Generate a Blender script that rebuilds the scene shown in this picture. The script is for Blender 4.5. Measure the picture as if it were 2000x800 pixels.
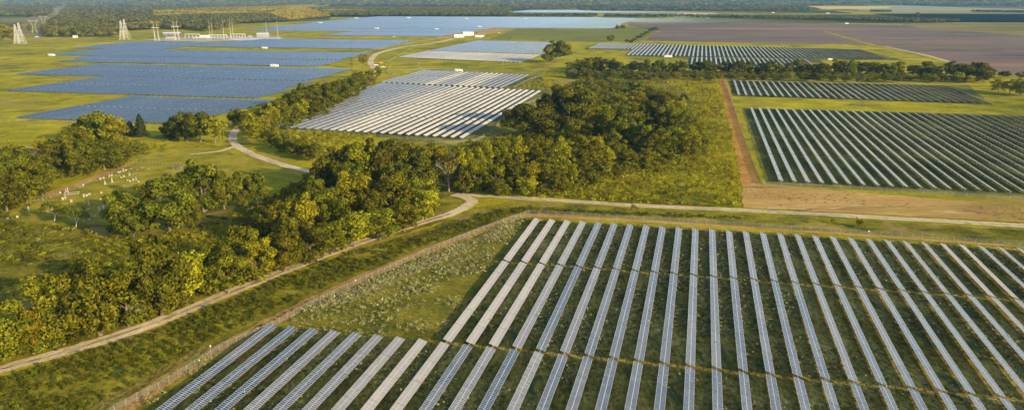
import bpy, math, random
import numpy as np
from mathutils import Matrix, Vector

R = math.radians
C = bpy.context.scene.collection
SC = bpy.context.scene
for _o in list(bpy.data.objects): bpy.data.objects.remove(_o)
rnd = random.Random(7)
rng = np.random.default_rng(11)

# ------------------------------------------------------------------ camera
F, CAMH, CY, ROLL, PITCH, AZ = 1545.0, 125.0, 400.0, -0.003, 0.2608, 0.2317
cam_d = bpy.data.cameras.new('camera')
cam = bpy.data.objects.new('camera', cam_d); C.objects.link(cam)
cam_d.sensor_width = 36; cam_d.lens = F / 2000 * 36
cam_d.clip_start = 1; cam_d.clip_end = 120000
cp, sp = math.cos(PITCH), math.sin(PITCH)
fwd = Vector((0, cp, -sp)); up0 = Vector((0, sp, cp)); X0 = Vector((1, 0, 0))
cr, sr = math.cos(ROLL), math.sin(ROLL)
Rv = cr * X0 + sr * up0; Uv = -sr * X0 + cr * up0
M = Matrix(((Rv.x, Uv.x, -fwd.x, 0), (Rv.y, Uv.y, -fwd.y, 0), (Rv.z, Uv.z, -fwd.z, CAMH), (0, 0, 0, 1)))
cam.matrix_world = M
SC.camera = cam

# ------------------------------------------------------------------ light
SUN_AZ, SUN_EL = R(128), R(16.5)           # azimuth clockwise from +Y, elevation
w = bpy.data.worlds.new('World'); SC.world = w; w.use_nodes = True
nt = w.node_tree; nt.nodes.clear()
sky = nt.nodes.new('ShaderNodeTexSky'); sky.sky_type = 'NISHITA'; sky.sun_disc = False
sky.sun_elevation = SUN_EL; sky.sun_rotation = SUN_AZ
sky.altitude = 200; sky.air_density = 1.0; sky.dust_density = 1.2; sky.ozone_density = 1.3
bg = nt.nodes.new('ShaderNodeBackground'); bg.inputs['Strength'].default_value = 0.14
wo = nt.nodes.new('ShaderNodeOutputWorld')
# soft broken cloud over the whole sky dome
tc = nt.nodes.new('ShaderNodeTexCoord'); mp = nt.nodes.new('ShaderNodeMapping'); mp.inputs['Scale'].default_value = (1.0, 1.0, 3.0)
cn = nt.nodes.new('ShaderNodeTexNoise'); cn.inputs['Scale'].default_value = 3.4; cn.inputs['Detail'].default_value = 5
crp = nt.nodes.new('ShaderNodeValToRGB'); crp.color_ramp.elements[0].position = .5; crp.color_ramp.elements[1].position = .72
crp.color_ramp.elements[0].color = (0, 0, 0, 1); crp.color_ramp.elements[1].color = (.26, .26, .26, 1)
cm = nt.nodes.new('ShaderNodeMix'); cm.data_type = 'RGBA'; cm.inputs[7].default_value = (5.2, 4.9, 4.7, 1)
nt.links.new(tc.outputs['Generated'], mp.inputs[0]); nt.links.new(mp.outputs[0], cn.inputs['Vector'])
nt.links.new(cn.outputs['Fac'], crp.inputs[0]); nt.links.new(crp.outputs[0], cm.inputs[0])
nt.links.new(sky.outputs[0], cm.inputs[6]); nt.links.new(cm.outputs[2], bg.inputs['Color']); nt.links.new(bg.outputs[0], wo.inputs['Surface'])
sd = bpy.data.lights.new('sun', 'SUN'); sd.energy = 4.3; sd.angle = R(.6); sd.color = (1, .79, .46)
sun = bpy.data.objects.new('sun', sd); C.objects.link(sun)
to_sun = Vector((math.sin(SUN_AZ) * math.cos(SUN_EL), math.cos(SUN_AZ) * math.cos(SUN_EL), math.sin(SUN_EL)))
sun.rotation_euler = to_sun.to_track_quat('Z', 'Y').to_euler()
sun.location = (300, -100, 300)
SC.view_settings.view_transform = 'Standard'; SC.view_settings.look = 'None'
SC.view_settings.exposure = 0.88; SC.view_settings.gamma = 1
SC.render.engine = 'CYCLES'
SC.cycles.use_denoising = True
SC.cycles.max_bounces = 6; SC.cycles.transparent_max_bounces = 12; SC.cycles.volume_bounces = 0
SC.cycles.diffuse_bounces = 3; SC.cycles.glossy_bounces = 2; SC.cycles.transmission_bounces = 2
SC.cycles.sample_clamp_indirect = 4

# ------------------------------------------------------------------ coordinates
def gnd(x, y, Z=0.0):
    """point of the flat land seen at this place of the 2000 x 800 photograph"""
    dx, dy = x - 1000, y - CY
    u = dx * cr + dy * sr; v = -dx * sr + dy * cr
    fy = -v * sp + F * cp; fz = -v * cp - F * sp
    t = (Z - CAMH) / fz
    return (u * t, fy * t)
def proj(X, Y, Z=0.0):
    Z = Z - CAMH
    zc = Y * cp - Z * sp; yc = Y * sp + Z * cp
    u = F * X / zc; v = -F * yc / zc
    return 1000 + u * cr - v * sr, CY + u * sr + v * cr
ca, sa = math.cos(AZ), math.sin(AZ)
def xy(u, v): return (u * ca + v * sa, -u * sa + v * ca)          # array grid: u across the rows, v along them
def guv(x, y, Z=0.0):
    X, Y = gnd(x, y, Z); return X * ca - Y * sa, X * sa + Y * ca
def pxm(Y): return F / math.hypot(Y, CAMH)

# ------------------------------------------------------------------ materials
def mat(name, col=(.5, .5, .5), rough=.8, metal=0, spec=.5):
    m = bpy.data.materials.new(name); m.use_nodes = True
    b = m.node_tree.nodes['Principled BSDF']
    b.inputs['Base Color'].default_value = (*col, 1); b.inputs['Roughness'].default_value = rough
    b.inputs['Metallic'].default_value = metal; b.inputs['Specular IOR Level'].default_value = spec
    return m
def nodes(m): return m.node_tree.nodes, m.node_tree.links, m.node_tree.nodes['Principled BSDF']
def noise(n, l, src, scale, detail=4, rough=.6, dist=0):
    t = n.new('ShaderNodeTexNoise'); t.inputs['Scale'].default_value = scale; t.inputs['Detail'].default_value = detail
    t.inputs['Roughness'].default_value = rough; t.inputs['Distortion'].default_value = dist
    l.new(src, t.inputs['Vector']); return t.outputs['Fac']
def ramp(n, l, fac, stops):
    r = n.new('ShaderNodeValToRGB'); e = r.color_ramp.elements
    while len(e) > 1: e.remove(e[-1])
    e[0].position = stops[0][0]; e[0].color = (*stops[0][1], 1)
    for p, c in stops[1:]:
        k = e.new(p); k.color = (*c, 1)
    l.new(fac, r.inputs[0]); return r.outputs[0]
def mixc(n, l, fac, a, b, mode='MIX'):
    m = n.new('ShaderNodeMix'); m.data_type = 'RGBA'; m.blend_type = mode
    for s, i in ((fac, 0), (a, 6), (b, 7)):
        if hasattr(s, 'links'): l.new(s, m.inputs[i])
        elif i == 0: m.inputs[0].default_value = s
        else: m.inputs[i].default_value = (*s, 1)
    return m.outputs[2]
def math_(n, l, op, a, b=None, clamp=False):
    m = n.new('ShaderNodeMath'); m.operation = op; m.use_clamp = clamp
    for s, i in ((a, 0), (b, 1)):
        if s is None: continue
        if hasattr(s, 'links'): l.new(s, m.inputs[i])
        else: m.inputs[i].default_value = s
    return m.outputs[0]

def ground_mat(name, cols, big=.004, mid=.03, fine=.5, stretch=None, angle=0.0, bump=.6, patch=None, stripes=None):
    """cols = dark, main, light; big/mid/fine = noise scales per metre; patch=(colour, scale, lo, hi)"""
    m = mat(name, cols[1], .95, spec=.03); n, l, b = nodes(m)
    g = n.new('ShaderNodeNewGeometry'); mp = n.new('ShaderNodeMapping'); mp.vector_type = 'POINT'
    mp.inputs['Rotation'].default_value = (0, 0, angle)
    if stretch: mp.inputs['Scale'].default_value = (stretch[0], stretch[1], 1)
    l.new(g.outputs['Position'], mp.inputs[0]); P = g.outputs['Position']; PS = mp.outputs[0]
    a = noise(n, l, P, big, 4, .55); c = noise(n, l, PS, mid, 6, .65); d = noise(n, l, PS, fine, 5, .7)
    s = math_(n, l, 'ADD', math_(n, l, 'MULTIPLY', a, .32), math_(n, l, 'ADD', math_(n, l, 'MULTIPLY', c, .36), math_(n, l, 'MULTIPLY', d, .32)))
    col = ramp(n, l, s, [(.39, cols[0]), (.5, cols[1]), (.61, cols[2])])
    if patch:
        for pc, ps, lo, hi in patch:
            f = noise(n, l, PS, ps, 5, .6, .4)
            r = n.new('ShaderNodeMapRange'); r.inputs[1].default_value = lo; r.inputs[2].default_value = hi; l.new(f, r.inputs[0])
            col = mixc(n, l, r.outputs[0], col, pc)
    if stripes:
        wv = n.new('ShaderNodeTexWave'); wv.inputs['Scale'].default_value = stripes[0]; wv.inputs['Distortion'].default_value = 2.5
        wv.inputs['Detail'].default_value = 3; wv.inputs['Detail Scale'].default_value = .6
        mq = n.new('ShaderNodeMapping'); mq.inputs['Rotation'].default_value = (0, 0, stripes[1]); l.new(P, mq.inputs[0]); l.new(mq.outputs[0], wv.inputs['Vector'])
        col = mixc(n, l, math_(n, l, 'MULTIPLY', wv.outputs['Fac'], stripes[3]), col, stripes[2])
    l.new(col, b.inputs['Base Color'])
    if bump:
        bp = n.new('ShaderNodeBump'); bp.inputs['Strength'].default_value = bump; bp.inputs['Distance'].default_value = .5
        l.new(d, bp.inputs['Height']); l.new(bp.outputs[0], b.inputs['Normal'])
    return m

G_MEADOW = ground_mat('meadow_grass', ((.09, .10, .006), (.29, .262, .008), (.50, .40, .015)), .004, .03, .35,
                      patch=[((.30, .21, .06), .010, .55, .68), ((.12, .125, .012), .018, .55, .68), ((.36, .27, .05), .05, .60, .70)])
G_ROUGH = ground_mat('rough_grass', ((.03, .038, .006), (.165, .15, .013), (.36, .29, .03)), .01, .06, .5,
                     patch=[((.30, .20, .08), .03, .58, .70), ((.05, .075, .015), .05, .58, .68)])
G_ARRAY = ground_mat('array_grass', ((.055, .048, .012), (.22, .17, .028), (.48, .35, .10)), .02, .10, .8,
                     stretch=(1, .35), angle=AZ, patch=[((.30, .24, .16), .035, .66, .76), ((.06, .09, .03), .12, .56, .66)])
G_OPEN = ground_mat('open_grass', ((.04, .048, .008), (.145, .135, .014), (.32, .26, .035)), .012, .06, .6,
                    patch=[((.32, .26, .15), .03, .68, .78), ((.07, .09, .02), .07, .56, .68)])
G_DARKARR = ground_mat('far_array_grass', ((.035, .045, .010), (.12, .12, .022), (.28, .24, .06)), .01, .06, .5, stretch=(1, .3), angle=AZ,
                       patch=[((.16, .16, .10), .05, .60, .74)])
G_DIRT = ground_mat('dirt_road_gravel', ((.34, .26, .14), (.56, .45, .26), (.72, .60, .38)), .03, .25, 1.5, bump=.4, patch=[((.20, .18, .07), .12, .60, .72)])
G_ORANGE = ground_mat('orange_soil', ((.20, .10, .025), (.43, .20, .04), (.60, .36, .11)), .02, .15, 1.0, patch=[((.20, .19, .03), .10, .62, .70)], stripes=(.16, AZ + R(90), (.36, .19, .04), .5))
G_TAN = ground_mat('tan_stubble', ((.26, .14, .035), (.43, .25, .075), (.54, .38, .14)), .008, .05, .6, stretch=(.25, 1), patch=[((.26, .22, .03), .02, .50, .62), ((.20, .12, .05), .06, .55, .68), ((.56, .42, .2), .09, .6, .68)], stripes=(.12, AZ + R(90), (.48, .34, .12), .35))
G_PURPLE = ground_mat('ploughed_field_soil', ((.095, .075, .062), (.175, .135, .110), (.30, .20, .125)), .0022, .012, .1, stretch=(.25, 1), bump=.3, stripes=(.035, AZ + R(90), (.13, .105, .095), .4),
                      patch=[((.34, .19, .11), .004, .52, .66), ((.12, .10, .09), .006, .54, .66), ((.22, .19, .10), .003, .60, .70)])
G_GREEN = ground_mat('pasture_grass', ((.10, .12, .02), (.17, .175, .03), (.22, .21, .05)), .004, .02, .2, stretch=(.3, 1), bump=.2)
G_FARGREEN = ground_mat('far_pasture_grass', ((.12, .11, .03), (.22, .18, .05), (.32, .25, .09)), .0012, .006, .05, stretch=(.5, 1), bump=.1)
G_GRAVEL = ground_mat('pale_gravel', ((.28, .26, .21), (.38, .35, .29), (.48, .45, .38)), .01, .08, 1.0, bump=.2)
G_MOWN = ground_mat('mown_grass', ((.13, .13, .012), (.25, .22, .018), (.38, .31, .035)), .02, .08, .7, patch=[((.36, .27, .10), .06, .62, .72)])
G_DRYLINE = ground_mat('dry_grass_line', ((.24, .14, .035), (.40, .24, .065), (.54, .37, .12)), .02, .12, .7, patch=[((.24, .22, .04), .05, .55, .68)])
G_PALEFIELD = ground_mat('pale_stubble_field', ((.22, .20, .10), (.30, .28, .15), (.38, .35, .20)), .001, .006, .05, stretch=(.3, 1), bump=.1)
G_GOLD = ground_mat('golden_crop_field', ((.42, .28, .06), (.60, .42, .09), (.72, .52, .14)), .002, .01, .08, stretch=(.3, 1), bump=.1)
G_ROWSHADE = ground_mat('row_shade_ground', ((.02, .03, .01), (.045, .06, .015), (.07, .08, .02)), .003, .02, .2)  # dark tone holds the shade under the distant solar rows
G_HORIZON = ground_mat('woodland_ground', ((.02, .035, .010), (.07, .085, .018), (.22, .19, .04)), .0007, .003, .02, bump=.2, stretch=(.35, 1), patch=[((.40, .34, .14), .0012, .60, .66)])

# ------------------------------------------------------------------ mesh helpers
def add(o, parent=None):
    C.objects.link(o)
    if parent is not None: o.parent = parent
    return o
def tag(o, label=None, cat=None, group=None, kind=None):
    if label: o['label'] = label
    if cat: o['category'] = cat
    if group: o['group'] = group
    if kind: o['kind'] = kind
    return o
def empty(name, loc, rz=0.0):
    o = bpy.data.objects.new(name, None); o.empty_display_size = .5
    o.location = loc; o.rotation_euler = (0, 0, rz); C.objects.link(o); return o
class MB:
    def __init__(s): s.v = []; s.f = []; s.m = []
    def quad(s, a, b, c, d, m=0):
        k = len(s.v); s.v += [a, b, c, d]; s.f.append((k, k + 1, k + 2, k + 3)); s.m.append(m)
    def box(s, x0, y0, z0, x1, y1, z1, m=0, rz=0, o=(0, 0, 0)):
        P = [(x0, y0, z0), (x1, y0, z0), (x1, y1, z0), (x0, y1, z0), (x0, y0, z1), (x1, y0, z1), (x1, y1, z1), (x0, y1, z1)]
        c_, s_ = math.cos(rz), math.sin(rz)
        k = len(s.v); s.v += [(p[0] * c_ - p[1] * s_ + o[0], p[0] * s_ + p[1] * c_ + o[1], p[2] + o[2]) for p in P]
        for f in ((3, 2, 1, 0), (4, 5, 6, 7), (0, 1, 5, 4), (1, 2, 6, 5), (2, 3, 7, 6), (3, 0, 4, 7)):
            s.f.append(tuple(k + i for i in f)); s.m.append(m)
    def bar(s, a, b, r0, r1=None, n=4, m=0, cap=True):
        r1 = r0 if r1 is None else r1
        a = Vector(a); b = Vector(b); d = (b - a)
        if d.length < 1e-6: return
        d.normalize(); t = Vector((0, 0, 1)) if abs(d.z) < .9 else Vector((1, 0, 0))
        p = d.cross(t).normalized(); q = d.cross(p)
        k = len(s.v)
        for c, r in ((a, r0), (b, r1)):
            for i in range(n):
                an = 2 * math.pi * (i + .5) / n
                s.v.append(tuple(c + p * (math.cos(an) * r) + q * (math.sin(an) * r)))
        for i in range(n):
            j = (i + 1) % n; s.f.append((k + i, k + j, k + n + j, k + n + i)); s.m.append(m)
        if cap:
            s.f.append(tuple(k + i for i in range(n))[::-1]); s.m.append(m); s.f.append(tuple(k + n + i for i in range(n))); s.m.append(m)
    def prism(s, pts, z0, z1, m=0, o=(0, 0, 0)):
        k = len(s.v); n = len(pts)
        s.v += [(p[0] + o[0], p[1] + o[1], z0 + o[2]) for p in pts] + [(p[0] + o[0], p[1] + o[1], z1 + o[2]) for p in pts]
        s.f.append(tuple(k + i for i in range(n))[::-1]); s.m.append(m); s.f.append(tuple(k + n + i for i in range(n))); s.m.append(m)
        for i in range(n):
            j = (i + 1) % n; s.f.append((k + i, k + j, k + n + j, k + n + i)); s.m.append(m)
    def mesh(s, name, mats):
        me = bpy.data.meshes.new(name); me.from_pydata(s.v, [], s.f)
        for x in (mats if isinstance(mats, (list, tuple)) else [mats]): me.materials.append(x)
        if any(s.m): me.polygons.foreach_set('material_index', s.m)
        me.update(); return me
    def build(s, name, mats, parent=None, loc=(0, 0, 0), rot=(0, 0, 0)):
        o = bpy.data.objects.new(name, s.mesh(name, mats)); o.location = loc; o.rotation_euler = rot
        return add(o, parent)
def obj(name, me, parent=None, loc=(0, 0, 0), rot=(0, 0, 0), scale=(1, 1, 1)):
    o = bpy.data.objects.new(name, me); o.location = loc; o.rotation_euler = rot; o.scale = scale
    return add(o, parent)
def quads_mesh(name, V, mats, tone=None):
    """V: (n,4,3) array of separate quads"""
    n = len(V); me = bpy.data.meshes.new(name)
    me.vertices.add(n * 4); me.loops.add(n * 4); me.polygons.add(n)
    me.vertices.foreach_set('co', np.ascontiguousarray(V, dtype=np.float32).ravel())
    me.loops.foreach_set('vertex_index', np.arange(n * 4, dtype=np.int32))
    me.polygons.foreach_set('loop_start', np.arange(0, n * 4, 4, dtype=np.int32))
    me.polygons.foreach_set('loop_total', np.full(n, 4, dtype=np.int32))
    for m in (mats if isinstance(mats, (list, tuple)) else [mats]): me.materials.append(m)
    if tone is not None:
        a = me.attributes.new('tone', 'FLOAT', 'FACE'); a.data.foreach_set('value', np.asarray(tone, dtype=np.float32))
    me.update(calc_edges=True); return me

# ------------------------------------------------------------------ ground sheets
def sheet(name, pts, m, z, jag=1.0, step=None, world=False, seed=0):
    """a flat sheet with an uneven rim; pts are photograph places unless world"""
    P = [Vector(p if world else gnd(*p)) for p in pts]
    r = random.Random(seed + len(name) * 7 + int(abs(pts[0][0])))
    out = []
    for i, a in enumerate(P):
        b = P[(i + 1) % len(P)]; L = (b - a).length
        st = step or max(3.0, min(L / 4, .012 * (a.length + b.length) / 2))
        k = max(1, min(160, int(L / st)))
        nrm = Vector((-(b - a).y, (b - a).x)).normalized() if L else Vector((0, 0))
        for j in range(k):
            off = 0 if j == 0 else (r.random() - .5) * jag * 2
            out.append(a.lerp(b, j / k) + nrm * off)
    from mathutils.geometry import tessellate_polygon
    V = [(p.x, p.y, z) for p in out]
    T = tessellate_polygon([[Vector((p.x, p.y, 0)) for p in out]])
    F_ = []
    for t in T:
        a, b, c = (out[i] for i in t)
        F_.append(t if (b - a).x * (c - a).y - (b - a).y * (c - a).x > 0 else t[::-1])
    me = bpy.data.meshes.new(name); me.from_pydata(V, [], F_); me.materials.append(m); me.update()
    o = obj(name, me); o['kind'] = 'structure'; return o
def smooth(pts, n=6):
    P = [Vector(p) for p in pts]; out = []
    for i in range(len(P) - 1):
        p0 = P[max(i - 1, 0)]; p1 = P[i]; p2 = P[i + 1]; p3 = P[min(i + 2, len(P) - 1)]
        for j in range(n):
            t = j / n
            out.append(.5 * ((2 * p1) + (p2 - p0) * t + (2 * p0 - 5 * p1 + 4 * p2 - p3) * t * t + (3 * p1 - p0 - 3 * p2 + p3) * t ** 3))
    out.append(P[-1]); return out
def ribbon(name, pts, width, m, z, jag=.3, world=False, n=8):
    P = smooth([p if world else gnd(*p) for p in pts], n)
    r = random.Random(len(pts) * 13 + int(abs(pts[0][0])))
    V = []; F_ = []
    for i, p in enumerate(P):
        d = (P[min(i + 1, len(P) - 1)] - P[max(i - 1, 0)]).normalized(); q = Vector((-d.y, d.x))
        wd = (width[0] + (width[1] - width[0]) * i / (len(P) - 1)) if isinstance(width, tuple) else width
        a = p + q * (wd / 2 + (r.random() - .5) * jag); b = p - q * (wd / 2 + (r.random() - .5) * jag)
        V += [(a.x, a.y, z), (b.x, b.y, z)]
        if i: F_.append((2 * i - 2, 2 * i - 1, 2 * i + 1, 2 * i))
    me = bpy.data.meshes.new(name); me.from_pydata(V, [], F_); me.materials.append(m); me.update()
    o = obj(name, me); o['kind'] = 'structure'; return o

BIG = 60000
gm = bpy.data.meshes.new('ground'); gm.from_pydata([(-BIG, -2000, 0), (BIG, -2000, 0), (BIG, BIG, 0), (-BIG, BIG, 0)], [], [(0, 1, 2, 3)])
gm.materials.append(G_HORIZON); obj('ground', gm)['kind'] = 'structure'
E_ = [(-3200, 120), (1500, 120), (2400, 2400), (2500, 3500), (-3500, 3300)]
sheet('meadow', [(-900, 100), (900, 100), (1900, 1800), (3300, 4200), (3600, 5100), (2200, 5900), (700, 6100), (-300, 5600), (0, 4500), (-1000, 4500), (-900, 4000), (-1350, 3350),(-2000, 3200), (-3400, 3400), (-3600, 2000)], G_MEADOW, .02, world=True, jag=6)
# near rough ground west of the road and round the woods
sheet('rough_ground', [(-150, 440), (60, 400), (200, 430), (300, 400), (430, 395), (560, 400), (640, 340), (760, 270), (900, 270), (980, 240), (1060, 170), (1150, 165), (1260, 150), (1330, 170), (1395, 260), (1440, 360), (1448, 405),
       (1300, 402), (1100, 393), (925, 383), (905, 412), (850, 436), (700, 480), (500, 556), (300, 636), (0, 728), (-250, 800), (-500, 800)], G_ROUGH, .05, jag=2.5)
sheet('roadside_bank', [(-150, 790), (0, 735), (300, 642), (500, 562), (700, 486), (850, 441), (925, 405), (1000, 392), (1200, 404), (1450, 418), (1700, 431), (2100, 455), (2100, 480), (2000, 474), (1750, 458), (1500, 446), (1200, 428), (1035, 418),
       (960, 441), (800, 500), (600, 585), (400, 690), (200, 805), (60, 900), (-200, 900)], G_ROUGH, .08, jag=1.2)
sheet('brushy_field', [(1395, 255), (1440, 360), (1448, 402), (1300, 398), (1100, 390), (925, 380), (900, 365), (1100, 345), (1250, 320), (1370, 290), (1340, 150), (1400, 150), (1402, 180)], G_MEADOW, .09, jag=2)
AG = [xy(u, v) for u, v in ((-90, 431), (-80, 432), (460, 434), (460, 100), (-190, 100), (-176, 225), (-160, 262), (-95, 262), (-93, 350))]
sheet('array_ground', AG, G_ARRAY, .11, world=True, jag=1.2)
sheet('open_corner', [(1030, 423), (1045, 424), (985, 506), (868, 668), (540, 640), (300, 800), (235, 800), (430, 690), (600, 592), (800, 506), (960, 447)], G_OPEN, .13, jag=1.0)
ribbon('dry_verge', [(150, 860), (330, 740), (480, 655), (620, 583), (800, 503), (960, 443), (1035, 421), (1200, 429), (1500, 449), (1750, 465), (2060, 490)], (7, 9), G_DRYLINE, .15, jag=1.6)
sheet('verge_grass', [(1040, 424), (1200, 431), (1500, 449), (1750, 466), (2100, 490), (2100, 496), (1950, 483), (1700, 468), (1400, 448), (1100, 431)], G_MEADOW, .17, jag=.6)

# dirt roads
ribbon('dirt_road', [(-160, 775), (0, 722), (150, 680), (300, 631), (500, 551), (620, 504), (720, 468), (820, 436), (880, 418), (912, 402), (922, 392), (905, 384), (885, 380)], (7.5, 7.5), G_DIRT, .20, jag=.9)
ribbon('dirt_road', [(890, 380), (960, 384), (1080, 391), (1200, 399), (1450, 411), (1700, 424), (2000, 441), (2150, 449)], (6.5, 8), G_DIRT, .21, jag=.9)
G_CROWN = ground_mat('road_centre_grass', ((.13, .13, .04), (.24, .21, .08), (.33, .28, .13)), .05, .3, 2.0, patch=[((.42, .36, .24), .2, .45, .6)])
ribbon('road_centre', [(380, 600), (500, 551.5), (620, 504.5), (720, 468), (820, 436), (880, 417.5)], (1.4, 2.4), G_CROWN, .235, jag=.9)
ribbon('road_centre', [(0, 722.3), (150, 680.3), (300, 631.3), (380, 600.3)], (1.0, 1.4), G_CROWN, .235, jag=1.0)
ribbon('road_centre', [(960, 384.2), (1080, 391.2), (1200, 399.2), (1450, 411.2), (1700, 424.2), (2000, 441.2)], (1.2, 1.2), G_CROWN, .236, jag=.8)
ribbon('dirt_track', [(470, 238), (459, 256), (454, 272), (464, 286), (490, 300), (530, 315), (575, 328), (618, 338)], (7, 8), G_DIRT, .22, jag=1.0)
ribbon('dirt_track', [(458, 287), (425, 296), (370, 302)], (6, 3), G_DIRT, .23, jag=1.0)
ribbon('dirt_track', [(640, 190), (690, 167), (725, 152), (734, 142), (728, 130), (724, 119), (740, 104), (790, 92), (850, 84), (890, 75), (930, 65), (975, 56)], (8, 16), G_DIRT, .22, jag=1.5)
ribbon('dirt_track', [(690, 160), (640, 178), (600, 196)], (6, 6), G_DIRT, .23, jag=1.5)
sheet('cemetery_lawn', [(20, 412), (90, 378), (170, 350), (250, 320), (300, 300), (340, 285), (430, 285), (448, 297), (610, 345), (560, 352), (470, 335), (400, 340), (360, 360), (330, 400), (250, 440), (100, 440), (20, 430)], G_MOWN, .14, jag=1.5)
sheet('bare_verge', [(85, 378), (140, 362), (200, 336), (262, 316), (262, 320), (205, 343), (150, 368), (100, 388)], G_DRYLINE, .18, jag=.7)

# soil strip, stubble and array grounds to the right
sheet('soil_strip', [(1403, 155), (1418, 155), (1432, 200), (1452, 270), (1484, 357), (1490, 372), (1450, 372), (1440, 320), (1422, 240)], G_ORANGE, .12, jag=.6)
sheet('stubble_strip', [(1448, 360), (1484, 357), (1600, 369), (1800, 386), (2000, 402), (2200, 418), (2200, 448), (2000, 434), (1700, 418), (1452, 405)], G_TAN, .13, jag=1.0)
BG = [xy(u, v) for u, v in ((48, 545), (48, 922), (470, 930), (470, 545))]
sheet('array_ground', BG, G_DARKARR, .12, world=True, jag=1.0, seed=2)
sheet('array_ground', [xy(u, v) for u, v in ((42, 1030), (42, 1215), (362, 1212), (330, 1012))], G_DARKARR, .12, world=True, jag=1.5, seed=3)
sheet('array_ground', [xy(u, v) for u, v in ((-395, 678), (-190, 655), (-190, 1025), (-250, 1255), (-455, 1275), (-452, 1070), (-436, 960), (-405, 780))], G_DARKARR, .12, world=True, jag=3, seed=11)
sheet('array_ground', [xy(u, v) for u, v in ((-264, 1848), (-152, 1848), (-148, 1660), (-22, 1640), (-22, 1432), (215, 1432), (225, 1640), (380, 1660), (345, 1965), (-262, 2085))], G_DARKARR, .12, world=True, jag=3, seed=4)
sheet('ploughed_field', [(1225, 45), (1400, 45), (1600, 46), (1780, 50), (1830, 55), (1905, 62), (2060, 72), (2060, 160), (1940, 140), (1880, 128), (1800, 112), (1725, 92), (1640, 86), (1500, 85), (1255, 80), (1290, 60), (1228, 52)], G_PURPLE, .16, jag=5)
sheet('pasture', [(955, 77), (1010, 57), (1180, 57), (1218, 52), (1290, 58), (1250, 81), (1150, 82), (1062, 79)], G_GREEN, .16, jag=4)
ribbon('field_track', [(1612, 62), (1650, 73), (1720, 92), (1800, 108), (1850, 122)], (14, 16), G_MEADOW, .26, jag=4)
ribbon('field_track', [(1728, 91), (1800, 106), (1855, 121)], (6, 7), G_DIRT, .28, jag=1)
ribbon('field_track', [(1640, 85), (1720, 90), (1900, 96), (2060, 102)], (8, 8), G_MEADOW, .26, jag=2)
ribbon('field_track', [(1612, 62.5), (1800, 65), (2060, 71)], (12, 16), G_MEADOW, .27, jag=3)
sheet('array_ground', [xy(u, v) for u, v in ((1000, 3820), (1000, 5310), (2650, 5150), (2650, 3820))], G_ROWSHADE, .45, world=True, jag=10, seed=8)  # dark sheet, shade between the distant rows painted as ground colour
sheet('far_pasture', [(1800, 40), (1868, 45), (2060, 46), (2060, 74), (1900, 62), (1800, 56), (1760, 48)], G_FARGREEN, .3, jag=8)
sheet('gravel_pad', [(275, 79), (330, 73), (440, 71), (545, 71), (556, 76), (470, 79.5), (400, 82)], G_GRAVEL, .24, jag=2)
sheet('gravel_yard', [(845, 76), (880, 68), (925, 62), (962, 55), (1010, 55), (990, 60), (930, 72), (900, 76)], G_TAN, .24, jag=4)
sheet('pale_field', [(1745, 11), (2060, 20), (2060, 28), (1900, 25), (1720, 24), (1610, 14)], G_PALEFIELD, .6, jag=25)
sheet('golden_field', [(1560, 12), (1740, 13), (1740, 17), (1620, 19), (1560, 16)], G_GOLD, .7, jag=25)
sheet('golden_field', [(600, 5.5), (650, 5), (640, 12), (604, 11)], G_GOLD, .7, jag=25)
sheet('golden_field', [(1240, 7), (1360, 8), (1330, 11), (1260, 10.5)], G_GOLD, .7, jag=25)
sheet('golden_field', [(1320, 23.5), (1400, 24), (1395, 29), (1330, 29)], G_GOLD, .7, jag=25)
sheet('pale_field', [(0, 36), (90, 35.5), (80, 44), (0, 44)], G_FARGREEN, .5, jag=10)
ribbon('paved_road', [(60, 74), (120, 73.4), (280, 72), (340, 71.5)], 9, G_GRAVEL, .27, jag=0)
ribbon('cleared_strip', [(50, 72), (75, 60), (92, 45), (108, 30), (125, 12)], (110, 260), G_FARGREEN, .35, jag=30)

# ------------------------------------------------------------------ solar rows
def panel_mat(name, fac=None):
    m = mat(name, (.02, .05, .13), .12); n, l, b = nodes(m)
    oi = n.new('ShaderNodeObjectInfo'); sep = n.new('ShaderNodeSeparateColor'); l.new(oi.outputs['Color'], sep.inputs[0])
    at = n.new('ShaderNodeAttribute'); at.attribute_name = 'tone'
    g = n.new('ShaderNodeNewGeometry')
    d = sep.outputs[0] if fac is None else None
    if fac is not None:
        v = n.new('ShaderNodeValue'); v.outputs[0].default_value = fac; d = v.outputs[0]
    big = noise(n, l, g.outputs['Position'], .012, 2)
    # soiling and reflected glare painted into the glass colour, varying by row and module
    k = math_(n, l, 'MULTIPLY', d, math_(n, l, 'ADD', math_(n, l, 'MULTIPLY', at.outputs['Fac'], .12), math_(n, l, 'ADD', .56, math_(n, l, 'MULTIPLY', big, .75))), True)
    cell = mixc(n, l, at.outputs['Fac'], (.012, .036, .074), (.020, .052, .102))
    col = mixc(n, l, k, cell, mixc(n, l, sep.outputs[1], (.335, .31, .27), (.54, .50, .43)))  # second colour channel brightens the painted glare
    l.new(col, b.inputs['Base Color'])
    l.new(math_(n, l, 'ADD', math_(n, l, 'MULTIPLY', k, .42), .10), b.inputs['Roughness'])
    b.inputs['IOR'].default_value = 1.5; b.inputs['Specular IOR Level'].default_value = .42 if fac is None else .27
    return m
PANEL = panel_mat('solar_glass'); PANEL_FAR = panel_mat('solar_glass_far', .03); PANEL_FAR2 = panel_mat('solar_glass_far_clean', .12)
FRAME = mat('aluminium_frame', (.52, .54, .57), .5, .0)
DULL = mat('dull_aluminium', (.30, .33, .38), .6)
STEEL = mat('galvanised_steel', (.42, .43, .43), .5, .6)
UNDER = mat('panel_backsheet', (.05, .055, .07), .7)
WHITE = mat('white_paint', (.78, .78, .76), .5)
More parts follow.
